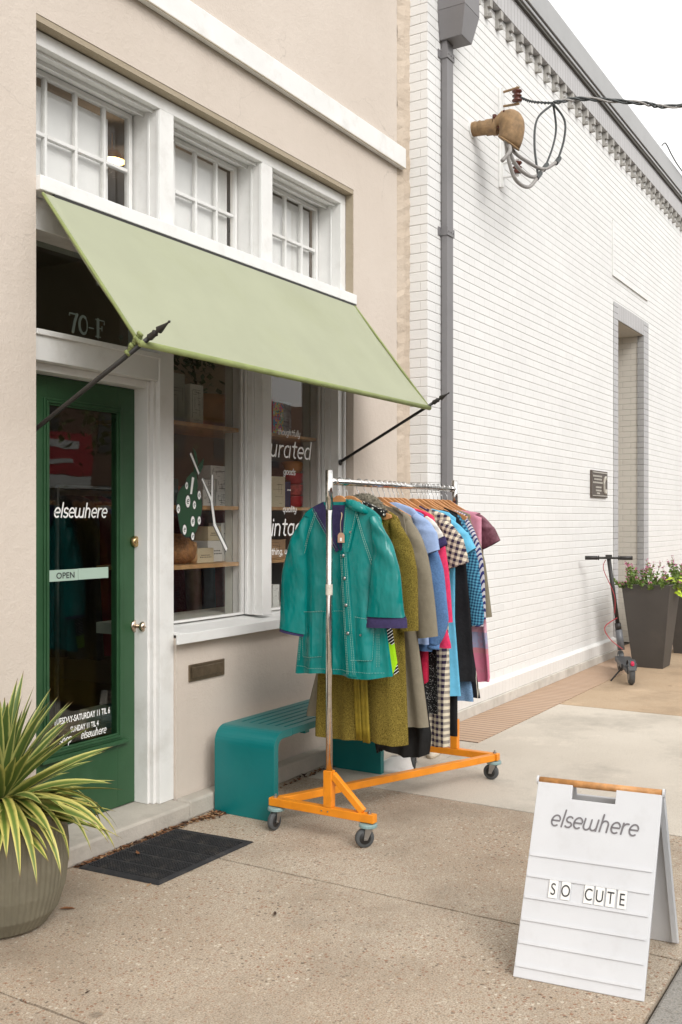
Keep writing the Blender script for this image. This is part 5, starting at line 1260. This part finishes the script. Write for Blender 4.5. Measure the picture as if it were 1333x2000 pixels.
# ================================================================ A-FRAME SIGN
sg = thing('sandwich_board', 'white folding sandwich board with letter tracks reading SO CUTE', 'sign', (3.46, -2.34, 0))
BL, BR, TL, TR_ = Vector((3.188, -2.130, .002)), Vector((3.237, -2.556, .002)), Vector((3.462, -2.120, .600)), Vector((3.512, -2.550, .600))
nrm = (BR - BL).cross(TL - BL).normalized()
if nrm.x > 0: nrm = -nrm
def sp_(s_, t, off=0): return BL*(1-s_)*(1-t) + BR*s_*(1-t) + TL*(1-s_)*t + TR_*s_*t + nrm*off
q = MB(); TH = .018
outl = [(0, 0), (1, 0), (1, 1), (.64, 1), (.64, .925), (.29, .925), (.29, 1), (0, 1)]
q.prism([sp_(*p_) for p_ in outl], -nrm*TH); fp = q.build('front_panel', M['sign'], sg, bevel=.002)
bB = [Vector((3.700, -2.105, .002)), Vector((3.745, -2.553, .002))]; bT = [TL + Vector((.030, 0, .0)), TR_ + Vector((.030, 0, .0))]
nb = (bB[1]-bB[0]).cross(bT[0]-bB[0]).normalized()
def bp_(s_, t): return bB[0]*(1-s_)*(1-t) + bB[1]*s_*(1-t) + bT[0]*(1-s_)*t + bT[1]*s_*t
q = MB(); q.prism([bp_(*p_) for p_ in outl], (nb if nb.x > 0 else -nb)*.010); q.build('back_panel', M['sign'], sg, bevel=.002)
q = MB()
for s0, s1 in ((0, .04), (.96, 1)):
    q = MB(); q.hexa([bp_(s0, .02) + Vector((-.02, 0, 0)), bp_(s1, .02) + Vector((-.02, 0, 0)), bp_(s1, .02) + Vector((-.001, 0, 0)), bp_(s0, .02) + Vector((-.001, 0, 0)), bp_(s0, .97) + Vector((-.02, 0, 0)), bp_(s1, .97) + Vector((-.02, 0, 0)), bp_(s1, .97) + Vector((-.001, 0, 0)), bp_(s0, .97) + Vector((-.001, 0, 0))])
    q.build('back_rib', M['sign'], sg)
q = MB(); pa, pb = sp_(-.005, 1.004, -.010) + Vector((.004, 0, .004)), sp_(1.005, 1.004, -.010) + Vector((.004, 0, .004))
q.tube([pa + (pb-pa)*.012, pb - (pb-pa)*.012], .0125, 14); q.build('wooden_bar', mat('sign_bar_wood', (.52, .25, .085), .5, .3, 30, .2, 60, dirt=((.62, .42, .24), .6), ds=20), sg, smooth=True)
q = MB()
for s_ in (0, 1):
    c_ = pa if s_ == 0 else pb; dd = (pb-pa).normalized(); q = MB(); q.tube([c_ - dd*.004, c_ + dd*.004], .016, 12); q.build('end_cap', M['sign'], sg)
tr_f = [.39, .498, .607, .718, .832, .944]
for f in tr_f:
    t = 1 - f; q = MB(); u0, u1 = .012, .975
    q.hexa([sp_(u0, t-.004, .0), sp_(u1, t-.004, .0), sp_(u1, t-.004, .005), sp_(u0, t-.004, .005), sp_(u0, t+.012, .0), sp_(u1, t+.012, .0), sp_(u1, t+.012, .0042), sp_(u0, t+.012, .0042)])
    q.build('letter_track', M['sign'], sg)
# raised skin between the tracks
uu = (BR - BL).normalized(); vv = (TL - BL).normalized()
q = MB(); lettering(q, 'elsewhere', sp_(.145, .775, .001), uu, vv, nrm, .0375, .155, .2, 1.0, xs=1.0); q.build('lettering', M['signgrey'], fp)
tiles = [('S', .235), ('O', .335), ('C', .515), ('U', .600), ('T', .685), ('E', .772)]
for ch, s_ in tiles:
    t0, t1 = .408, .497; w2 = .035
    q = MB(); q.prism([sp_(s_-w2, t0, .0060), sp_(s_+w2, t0, .0060), sp_(s_+w2, t1, .0060), sp_(s_-w2, t1, .0060)], -nrm*.0015); tl = q.build('letter_tile', M['tile'], sg)
    btext('letter', ch, sp_(s_, t0+.016, .0062), uu, vv, nrm, .056, M['ink'], tl, .72, 'CENTER', 1, .0001, .0)

# ================================================================ SCOOTER
sc_ = thing('kick_scooter', 'black and grey electric kick scooter parked by the white wall', 'scooter', (9.4, -.88, 0))
P0 = Vector((9.42, -.865, .105)); fd = Vector((.82, .33, 0)).normalized(); lf = Vector((-fd.y, fd.x, 0))
def wheel(c, r, hw, ax, parent, name='wheel'):
    w_ = MB(); n = 28; vs = []; f_ = fd
    for (rr, o_) in ((r*.55, -hw*.8), (r*.88, -hw), (r*.98, -hw*.6), (r, 0), (r*.98, hw*.6), (r*.88, hw), (r*.55, hw*.8)):
        for j in range(n): a = 2*PI*j/n; vs.append(c + ax*o_ + f_*rr*math.cos(a) + Vector((0, 0, 1))*rr*math.sin(a))
    w_.add(vs, [(i*n+j, i*n+(j+1) % n, (i+1)*n+(j+1) % n, (i+1)*n+j) for i in range(6) for j in range(n)]); o = w_.build(name, M['tyre'], parent, smooth=True)
    h = MB(); h.tube([c - ax*hw*.95, c + ax*hw*.95], r*.6, 16); h.build('hub', M['steel'], o)
wheel(P0, .105, .026, lf, sc_)
fwc = P0 + fd*.86; wheel(fwc, .105, .026, lf, sc_)
gm_ = mat('scooter_grey', (.045, .048, .052), .45, .1, 10)
q = MB(); q.obox(P0 + fd*.43 + Vector((0, 0, .045)), fd*.27, lf*.075, Vector((0, 0, .022))); q.hexa([P0 + fd*.16 + lf*s_*.06 + Vector((0, 0, z)) for s_, z in ((-1, .02), (1, .02))] + [P0 + fd*.16 + lf*s_*.06 + Vector((0, 0, z)) for s_, z in ((1, .07), (-1, .07))] + [P0 + fd*.0 + lf*s_*.036 + Vector((0, 0, z)) for s_, z in ((-1, -.01), (1, -.01))] + [P0 + fd*.0 + lf*s_*.036 + Vector((0, 0, z)) for s_, z in ((1, .03), (-1, .03))])
q.build('deck', gm_, sc_, bevel=.004)
q = MB(); vs = []
for i in range(9):
    a = R(20 + i*16)
    for s_ in (-1, 1): vs.append(P0 + lf*s_*.034 + (-fd*math.cos(a) + Vector((0, 0, 1))*math.sin(a))*.125)
q.add(vs, [(2*i, 2*i+1, 2*i+3, 2*i+2) for i in range(8)]); o = q.build('mudguard', gm_, sc_); o.modifiers.new('s', 'SOLIDIFY').thickness = .004
MB().lathe(P0 - fd*.09 + Vector((0, 0, .105)), [(.016, -.02), (.018, 0), (.012, .02)], 10).build('tail_light', mat('red_lens', (.55, .02, .08), .3, .05), sc_)
HT = Vector((10.10, -.455, 1.16)); HB = P0 + fd*.80 + Vector((0, 0, .12))
q = MB(); q.tube([HB, HB + (HT-HB)*.22], .036, 12); q.build('head_tube', mat('scooter_stem_grey', (.11, .115, .125), .4, .1), sc_, smooth=True)
q = MB(); q.tube([HB + (HT-HB)*.22, HB + (HT-HB)*.29], .032, 12); q.tube([HB + (HT-HB)*.29, HT], .0215, 12); q.build('stem', M['black'], sc_, smooth=True)
hd_ = (lf*-.93 + fd*.0).normalized()
q = MB(); q.tube([HT - lf*.225, HT + lf*.225], .012, 10); q.obox(HT + Vector((0, 0, .012)), fd*.03, lf*.03, Vector((0, 0, .02))); q.build('handlebar', M['black'], sc_)
for s_ in (-1, 1): q = MB(); q.tube([HT + lf*s_*.11, HT + lf*s_*.235], .020, 12); q.tube([HT + lf*s_*.095, HT + lf*s_*.105], .024, 12); q.build('grip', M['black'], sc_, smooth=True)
q = MB(); q.tube(bez([HT - lf*-.03 + Vector((0, 0, -.02)), HT + lf*.05 + Vector((0, 0, -.12)), HT*.6 + HB*.4 - fd*.05, HT*.4+HB*.6 + lf*.02 - fd*.04], 8), .004, 5)
q.tube(bez([HT*.35+HB*.65 - fd*.03, HT*.25+HB*.75 + lf*.14 - fd*.08, HT*.12+HB*.88 + lf*.10 - fd*.08, HB - fd*.12 + Vector((0, 0, .02))], 8), .005, 5); q.build('brake_cable', mat('red_cable', (.35, .03, .04), .5, .1), sc_)
q = MB(); q.tube([P0 + fd*.22 + lf*.05 + Vector((0, 0, .03)), P0 + fd*.16 + lf*.17 + Vector((0, 0, -.10))], .008, 8); q.build('kickstand', M['black'], sc_)

# ================================================================ PLANTERS WITH FLOWERS
def taper(name, label, cx, cy, rot, b0, b1, H):
    o = thing(name, label, 'planter', (cx, cy, 0), 'tall tapered planters by the doorway'); q = MB(); ca, sa = math.cos(rot), math.sin(rot)
    def rg(h, z): return [Vector((cx + ca*x*h - sa*y*h, cy + sa*x*h + ca*y*h, z)) for x, y in ((-1, -1), (1, -1), (1, 1), (-1, 1))]
    vs = rg(b0/2, .0) + rg(b1/2, H) + rg(b1/2-.03, H) + rg(b1/2-.035, H-.05)
    q.add(vs, [(3, 2, 1, 0)] + [(i*4+j, i*4+(j+1) % 4, (i+1)*4+(j+1) % 4, (i+1)*4+j) for i in range(3) for j in range(4)]); q.build('body', M['planter'], o, bevel=.004)
    s_ = MB(); s_.add(rg(b1/2-.034, H-.049), [(0, 1, 2, 3)]); s_.build('soil', M['soil'], o); return o
taper('planter', 'tall dark tapered square planter behind the scooter', 10.72, -.73, 0, .31, .50, .875)
taper('planter', 'second dark tapered planter half cut off by the right edge', 12.05, -.85, 0, .31, .50, .875)
def flowers(label, cx, cy, z0, seed, w=.27, vine=True):
    o = thing('flowering_plant', label, 'plant', (cx, cy, z0), 'flowers in the tall planters'); rnd = random.Random(seed)
    g = MB(); p = MB(); l = MB(); stm = MB()
    def lf_(mb, c, s_, d):
        d = d.normalized(); sd_ = d.cross(Vector((rnd.uniform(-1, 1), rnd.uniform(-1, 1), rnd.uniform(-1, 1)))).normalized()*s_*.35
        mb.add([c, c + d*s_*.5 + sd_, c + d*s_, c + d*s_*.5 - sd_], [(0, 1, 2, 3)])
    for i in range(60):
        a = Vector((cx + rnd.uniform(-w, w), cy + rnd.uniform(-w, w), z0)); out_ = Vector((a.x-cx, a.y-cy, 0))
        tall = rnd.random() < .4; L = rnd.uniform(.16, .30) if tall else rnd.uniform(.05, .14); d = (Vector((0, 0, 1)) + out_*1.9 + Vector((rnd.uniform(-.3, .3), rnd.uniform(-.3, .3), 0))).normalized()
        stm.tube([a, a + d*L], .0025, 4)
        for k in range(24):
            t = rnd.random(); lf_(g, a + d*L*t*.85, rnd.uniform(.025, .045), Vector((rnd.uniform(-1, 1), rnd.uniform(-1, 1), rnd.uniform(-.1, 1))))
        if tall or rnd.random() < .5:
            for k in range(16): lf_(p, a + d*L*rnd.uniform(.78, 1.08) + Vector((rnd.uniform(-.014, .014), rnd.uniform(-.014, .014), 0)), rnd.uniform(.012, .022), Vector((rnd.uniform(-1, 1), rnd.uniform(-1, 1), rnd.uniform(-.4, 1))))
    if vine:
        for i in range(60):
            c = Vector((cx + rnd.uniform(-.05, w+.08), cy - w*rnd.uniform(.2, 1.25), z0 + rnd.uniform(-.06, .12)))
            d = Vector((rnd.uniform(-.6, .6), -1, rnd.uniform(-.9, .4))).normalized(); s_ = rnd.uniform(.06, .10); sd_ = d.cross(Vector((rnd.uniform(-.5, .5), 0, 1))).normalized()
            l.add([c, c + d*s_*.25 + sd_*s_*.45, c + d*s_*.5 + sd_*s_*.2, c + d*s_, c + d*s_*.5 - sd_*s_*.2, c + d*s_*.25 - sd_*s_*.45], [(0, 1, 2, 3), (0, 3, 4, 5)])
    g.build('foliage', M['fgreen'], o); p.build('blossoms', M['fpink'], o); stm.build('stems', M['fgreen'], o)
    if vine: l.build('lime_leaves', M['flime'], o)
M['fgreen'] = mat('small_leaf', (.13, .20, .04), .6, .4, 30); M['fpink'] = mat('pink_blossom', (.50, .14, .26), .7, .3, 40); M['flime'] = mat('lime_leaf', (.48, .62, .035), .55, .2, 20)
flowers('pink flowers and lime leaves growing in the nearer tapered planter', 10.72, -.73, .83, 1)
flowers('pink flowers growing in the farther tapered planter', 12.05, -.85, .83, 2, .22, False)

# ================================================================ GOODS IN THE WINDOW
def boxgood(x, y, z, w_, d_, h, label, mt, lines=None, group='boxes on the window shelves', rot=0):
    o = thing('box', label, 'box', (x, y, z), group); q = MB(); ca, sa = math.cos(rot), math.sin(rot)
    q.obox((x, y, z + h/2 + .0008), (ca*w_/2, sa*w_/2, 0), (-sa*d_/2, ca*d_/2, 0), (0, 0, h/2)); q.build('carton', mt, o, bevel=.002)
    if lines:
        p = MB(); rnd = random.Random(int(x*1000)); n = Vector((sa, -ca, 0)); uu_ = Vector((ca, sa, 0)); c0_ = Vector((x, y, z + .001)) + n*(d_/2 + .0006)
        if lines == 'text':
            for r_i, (a, c) in enumerate(((-.28, .22), (-.35, .35))):
                xx = a
                while xx < c: ww = rnd.uniform(.05, .1); p.obox(c0_ + uu_*(xx + ww/2)*w_ + Vector((0, 0, h*(.52 - .14*r_i))), uu_*ww*w_/2*.8, n*.0003, Vector((0, 0, h*.028))); xx += ww + .03
        else:
            for k in range(lines): zz = h*(.1 + .8*rnd.random()); a = rnd.uniform(-.42, .1); c = rnd.uniform(a+.15, .42); p.obox(c0_ + uu_*(a+c)/2*w_ + Vector((0, 0, zz)), uu_*(c-a)*w_/2, n*.0003, Vector((0, 0, .0008)))
            for k in range(lines//2): xx = rnd.uniform(-.42, .42); p.obox(c0_ + uu_*xx*w_ + Vector((0, 0, h*rnd.uniform(.3, .7))), uu_*.0008, n*.0003, Vector((0, 0, h*rnd.uniform(.1, .25))))
        p.build('print', M['ink'], o)
wc = mat('white_card', (.68, .68, .64), .7, .04); cc_ = mat('cream_card', (.58, .50, .34), .7, .05); gc_ = mat('grey_card', (.36, .36, .34), .7, .05)
boxgood(4.28, .40, 2.096, .27, .12, .285, 'tall pale grey carton on the top shelf, left', gc_, 8); boxgood(4.50, .37, 2.096, .115, .10, .235, 'tall white printed carton on the top shelf', wc, 12)
boxgood(4.64, .40, 1.631, .11, .11, .095, 'white printed carton in the lower row of the middle shelf, left', wc, 8); boxgood(4.775, .40, 1.631, .14, .12, .085, 'white printed carton in the lower row of the middle shelf, right', wc, 9)
boxgood(4.65, .40, 1.727, .11, .10, .060, 'white printed carton stacked second on the middle shelf, left', wc, 6); boxgood(4.785, .40, 1.717, .13, .11, .075, 'white printed carton stacked second on the middle shelf, right', wc, 10); boxgood(4.74, .40, 1.793, .15, .10, .080, 'white carton on top of the middle shelf stack', wc, 6)
boxgood(4.555, .34, 1.298, .15, .08, .085, 'small cream box at the front of the bottom shelf', cc_, 'text'); boxgood(4.70, .40, 1.298, .14, .11, .125, 'white box behind the cream box on the bottom shelf', wc, 'text'); boxgood(4.855, .40, 1.298, .15, .10, .125, 'white box at the right end of the bottom shelf', wc, 'text')
boxgood(4.70, .40, 1.424, .12, .10, .085, 'cream box on the upper row of the bottom shelf', cc_, 'text'); boxgood(4.84, .40, 1.424, .145, .10, .105, 'white box on the upper row of the bottom shelf', wc, 'text')
boxgood(4.30, .40, 1.631, .12, .12, .15, 'dark green carton at the left end of the middle shelf', mat('dark_carton', (.05, .09, .07), .6, .2, 20), 3); boxgood(4.43, .42, 1.631, .10, .10, .11, 'terracotta coloured box beside the dark green carton', mat('brick_carton', (.35, .12, .06), .6, .15, 20), 3)
boxgood(5.255, .40, 2.097, .05, .14, .23, 'book with red and navy cover on the right top shelf', mat('red_book', (.45, .05, .08), .5, .3, 30), 4, 'books on the window shelf'); boxgood(5.36, .38, 2.097, .145, .05, .22, 'multicoloured patterned book on the right top shelf', cloth_pattern('multi_book', lambda nt, X, Y, Z: ramp(nt, noise(nt, geo_pos(nt), 26, 2), [(.0, (.10, .40, .62)), (.42, (.80, .20, .35)), (.5, (.85, .65, .20)), (.58, (.15, .55, .50)), (.66, (.75, .75, .70))], 'CONSTANT'), .4), 5, 'books on the window shelf')
boxgood(5.51, .42, 2.097, .15, .05, .24, 'pale blue grey block standing in for a reflection at the right of the top shelf', mat('pale_reflection', (.34, .42, .46), .5, .4, 30), 7, 'books on the window shelf')  # pale block stands in for a reflection in the window glass
boxgood(5.36, .42, 1.632, .17, .14, .20, 'cream folded textile block on the right middle shelf', mat('cream_cloth', (.62, .56, .40), .85, .08), 5); boxgood(5.20, .28, .986, .07, .06, .15, 'small white candle box at the foot of the right window', wc, 3)
boxgood(5.50, .42, 1.632, .08, .10, .17, 'navy box between the cream textile and the red mugs', mat('navy_card', (.04, .05, .12), .6, .1), 3)
boxgood(5.35, .42, 1.298, .20, .14, .12, 'kraft brown box on the right bottom shelf', mat('kraft_box', (.38, .25, .14), .7, .1), 4)
def pot_(name, label, cat, x, y, z, prof, mt, group=None):
    o = MB().lathe((x, y, z + .001), prof, 24).build(name, mt, smooth=True); return tag(o, label, cat, group)
terra = mat('terracotta', (.42, .19, .095), .8, .15, 12, .3, 60)
pot_('terracotta_pot', 'stacked terracotta pot on the top shelf of the left window', 'pot', 4.79, .475, 2.096, [(.10, 0), (.115, .05), (.118, .05), (.125, .06), (.125, .14), (.13, .145), (.13, .21), (.115, .21), (.11, .19)], terra)
pot_('basket', 'woven wooden basket on the bottom shelf behind the decal', 'basket', 4.39, .41, 1.298, [(.09, 0), (.13, .03), (.14, .08), (.12, .12), (.09, .15), (.10, .17), (.09, .17), (.08, .15)], mat('basket_weave', (.30, .14, .05), .7, .4, 50, .8, 40))
pot_('cork_jar', 'small cork jar standing beside the basket', 'jar', 4.475, .33, 1.298, [(.022, 0), (.03, .02), (.03, .05), (.018, .07), (.026, .09), (.02, .12), (.0, .125)], M['shelfwood'])
for k, (mt_, lab) in enumerate(((mat('red_enamel', (.55, .02, .03), .35, .05), 'lowest red mug in the stack'), (mat('red_print_enamel', (.55, .10, .09), .35, .5, 40), 'middle patterned red mug in the stack'), (mat('red_enamel_top', (.50, .015, .025), .35, .05), 'upper red mug in the stack'))):
    pot_('mug', lab + ' on the right middle shelf', 'mug', 5.63, .42, 1.632 + .078*k, [(.055, 0), (.074, .014), (.080, .07), (.080, .0755), (.066, .076)], mt_, 'stacked red mugs')
pot_('bowl', 'orange wooden bowl on top of the red mugs', 'bowl', 5.63, .42, 1.8665, [(.05, 0), (.07, .02), (.078, .06), (.07, .075), (.05, .08)], mat('orange_wood', (.50, .22, .05), .5, .1))
pot_('hat', 'dark brown felt hat standing behind the mugs', 'hat', 5.50, .50, 1.806, [(.0, 0), (.13, .0), (.13, .004), (.10, .01), (.095, .08), (.07, .13), (.0, .14)], fabric('brown_felt', (.07, .03, .02), .2))
hp = thing('house_plant', 'dark leafy house plant at the top of the left window', 'plant', (4.60, .45, 2.3)); q = MB(); rnd = random.Random(5)
for i in range(240):
    c = Vector((rnd.gauss(4.58, .17), rnd.gauss(.45, .05), rnd.gauss(2.52, .09))); d = Vector((rnd.uniform(-1, 1), rnd.uniform(-1, .3), rnd.uniform(-1, .6))).normalized(); s_ = rnd.uniform(.04, .075); sd_ = d.cross(Vector((0, 0, 1))).normalized()*s_*.3
    if c.y < .24: c.y = .24
    q.add([c, c + d*s_*.4 + sd_, c + d*s_, c + d*s_*.4 - sd_], [(0, 1, 2, 3)])
q.build('foliage', mat('dark_leaf_green', (.02, .055, .02), .5, .4, 20), hp); MB().tube([(4.70, .47, 2.29), (4.62, .46, 2.5)], .008, 6).build('stem', M['soil'], hp)
# clothes inside the shop
ir = thing('indoor_rail', 'dark clothes rail inside the shop below the left window shelf', 'clothes rail', (4.9, 1.25, 0)); q = MB(); q.tube([(4.3, 1.25, 1.75), (6.2, 1.25, 1.75)], .014, 8); q.tube([(4.3, 1.25, .09), (4.3, 1.25, 1.75)], .014, 8); q.tube([(6.2, 1.25, .09), (6.2, 1.25, 1.75)], .014, 8); q.build('rail', M['steel'], ir)
rnd = random.Random(14); IC = [((.03, .025, .03), 'black'), ((.16, .02, .03), 'dark red'), ((.05, .045, .06), 'charcoal'), ((.28, .26, .36), 'lavender'), ((.10, .03, .03), 'maroon'), ((.30, .25, .2), 'sand'), ((.06, .10, .12), 'dark teal'), ((.22, .035, .03), 'red'), ((.35, .33, .3), 'pale grey'), ((.04, .05, .08), 'navy')]
for i, (c_, nm_) in enumerate(IC):
    X = 4.42 + i*.185; o = thing('indoor_garment', nm_ + ' garment hanging on the rail inside the shop', 'garment', (X, 1.25, 1.7), 'clothes on the rail inside the shop')
    B_ = Body(X, [(1.70, .06), (1.66, .2), (1.55, .24), (.95, .27), (.7, .28)], .05, .02, 3, i, cy=1.25); B_.mesh(16, 16).build('cloth', fabric('indoor_cloth', c_, .2, 12), o, smooth=True)
it = thing('stool', 'low wooden stool with pale folded paper bundle inside the glass door', 'stool', (4.3, .95, .09)); q = MB(); q.box(4.1, 4.6, .75, 1.15, .30, .33); 
for x, y in ((4.12, .77), (4.56, .77), (4.12, 1.11), (4.56, 1.11)): q.box(x, x+.03, y, y+.03, .09, .2995)
q.build('frame', M['shelfwood'], it)
bnl = MB()
for k in range(3): bnl.box(4.22, 4.40, .80, .98, .331 + k*.035, .363 + k*.035)
tag(bnl.build('paper_bundle', cc_, bevel=.006), 'pale folded paper bundle on the low stool inside the door', 'bundle')
# ceiling lamp seen through the first upper light
lp = thing('ceiling_lamp', 'small warm glowing pendant lamp seen through the first upper window', 'lamp', (4.46, .95, 3.72))
q = MB(); q.lathe((4.46, .95, 3.73), [(.02, .07), (.05, .055), (.085, .0), (.08, .0), (.045, .05)], 20); q.tube([(4.46, .95, 3.80), (4.46, .95, 3.9)], .004, 6); q.build('shade', mat('amber_glass', (.7, .4, .15), .4, .1), lp, smooth=True)
em, nt, b_ = base('lamp_glow', .5); b_.inputs['Emission Color'].default_value = (1, .62, .28, 1); b_.inputs['Emission Strength'].default_value = 5
MB().lathe((4.46, .95, 3.735), [(.001, -.03), (.03, -.02), (.038, 0), (.03, .02), (.001, .03)], 16).build('bulb', em, lp, smooth=True)

ll = bpy.data.lights.new('lamp_light', 'POINT'); ll.energy = 7; ll.color = (1, .80, .58); ll.shadow_soft_size = .06
lo = bpy.data.objects.new('lamp_light', ll); COL.objects.link(lo); lo.parent = lp; lo.location = (0, 0, -.03)
# ================================================================ ACROSS THE STREET (mirrored in the glass)
ob = thing('street_building', 'two storey dark red brick building across the street, mirrored in the shop glass', 'building', (6, -19, 0))
q = MB(); q.box(-14, 48, -26, -19, 0, 6.2); q.build('wall', M['redbrick'], ob)
for i in range(20):
    x = -12 + i*2.9; q = MB(); q.box(x, x+1.5, -19.01, -18.95, .8, 2.6); q.box(x+.1, x+1.3, -19.01, -18.95, 3.7, 5.3); q.build('window', mat('mirror_window', (.04, .05, .06), .15, .1), ob)
q = MB(); q.box(19.6, 22.4, -18.90, -18.80, 2.9, 4.2); q.build('sign_board', mat('red_board', (.62, .02, .05), .5, .1), ob); q = MB(); q.box(19.6, 22.4, -18.90, -18.80, 2.45, 2.88); q.build('sign_board', M['vinylw'], ob)
q = MB(); q.box(19.9, 21.9, -18.79, -18.78, 3.7, 3.95); q.box(20.2, 21.6, -18.79, -18.78, 3.25, 3.38); q.build('sign_stripe', M['vinylw'], ob)
for i, (x, y) in enumerate(((2.5, -8.5), (12.5, -8.2))):
    tr_ = thing('street_tree', ('slim street tree on the far kerb, nearer one', 'slim street tree on the far kerb, farther one')[i], 'tree', (x, y, -.13), 'street trees across the road'); rnd = random.Random(i+3)
    q = MB(); q.tube(bez([(x, y, -.13), (x+.05, y, 1.6), (x-.05, y, 3.0), (x+.1, y, 4.4)], 5), [.11]*4 + [.09]*4 + [.06]*4 + [.03]*4, 10)
    for k in range(7): a = k*.9; q.tube(bez([(x, y, 2.4+k*.22), (x+math.cos(a)*.7, y+math.sin(a)*.7, 3.2+k*.25), (x+math.cos(a)*1.1, y+math.sin(a)*1.1, 4.0+k*.2)], 4), [.04]*3 + [.025]*3 + [.012]*3, 6)
    q.build('trunk', M['rust'], tr_); q = MB()
    for k in range(2600):
        c = Vector((x + rnd.gauss(0, .75), y + rnd.gauss(0, .75), 4.4 + rnd.gauss(0, .75))); d = Vector((rnd.uniform(-1, 1), rnd.uniform(-1, 1), rnd.uniform(-1, 1))).normalized(); sd_ = d.cross(Vector((.3, .2, 1))).normalized()*.05
        q.add([c, c+d*.07+sd_, c+d*.16, c+d*.07-sd_], [(0, 1, 2, 3)])
    q.build('crown', M['fgreen'], tr_)
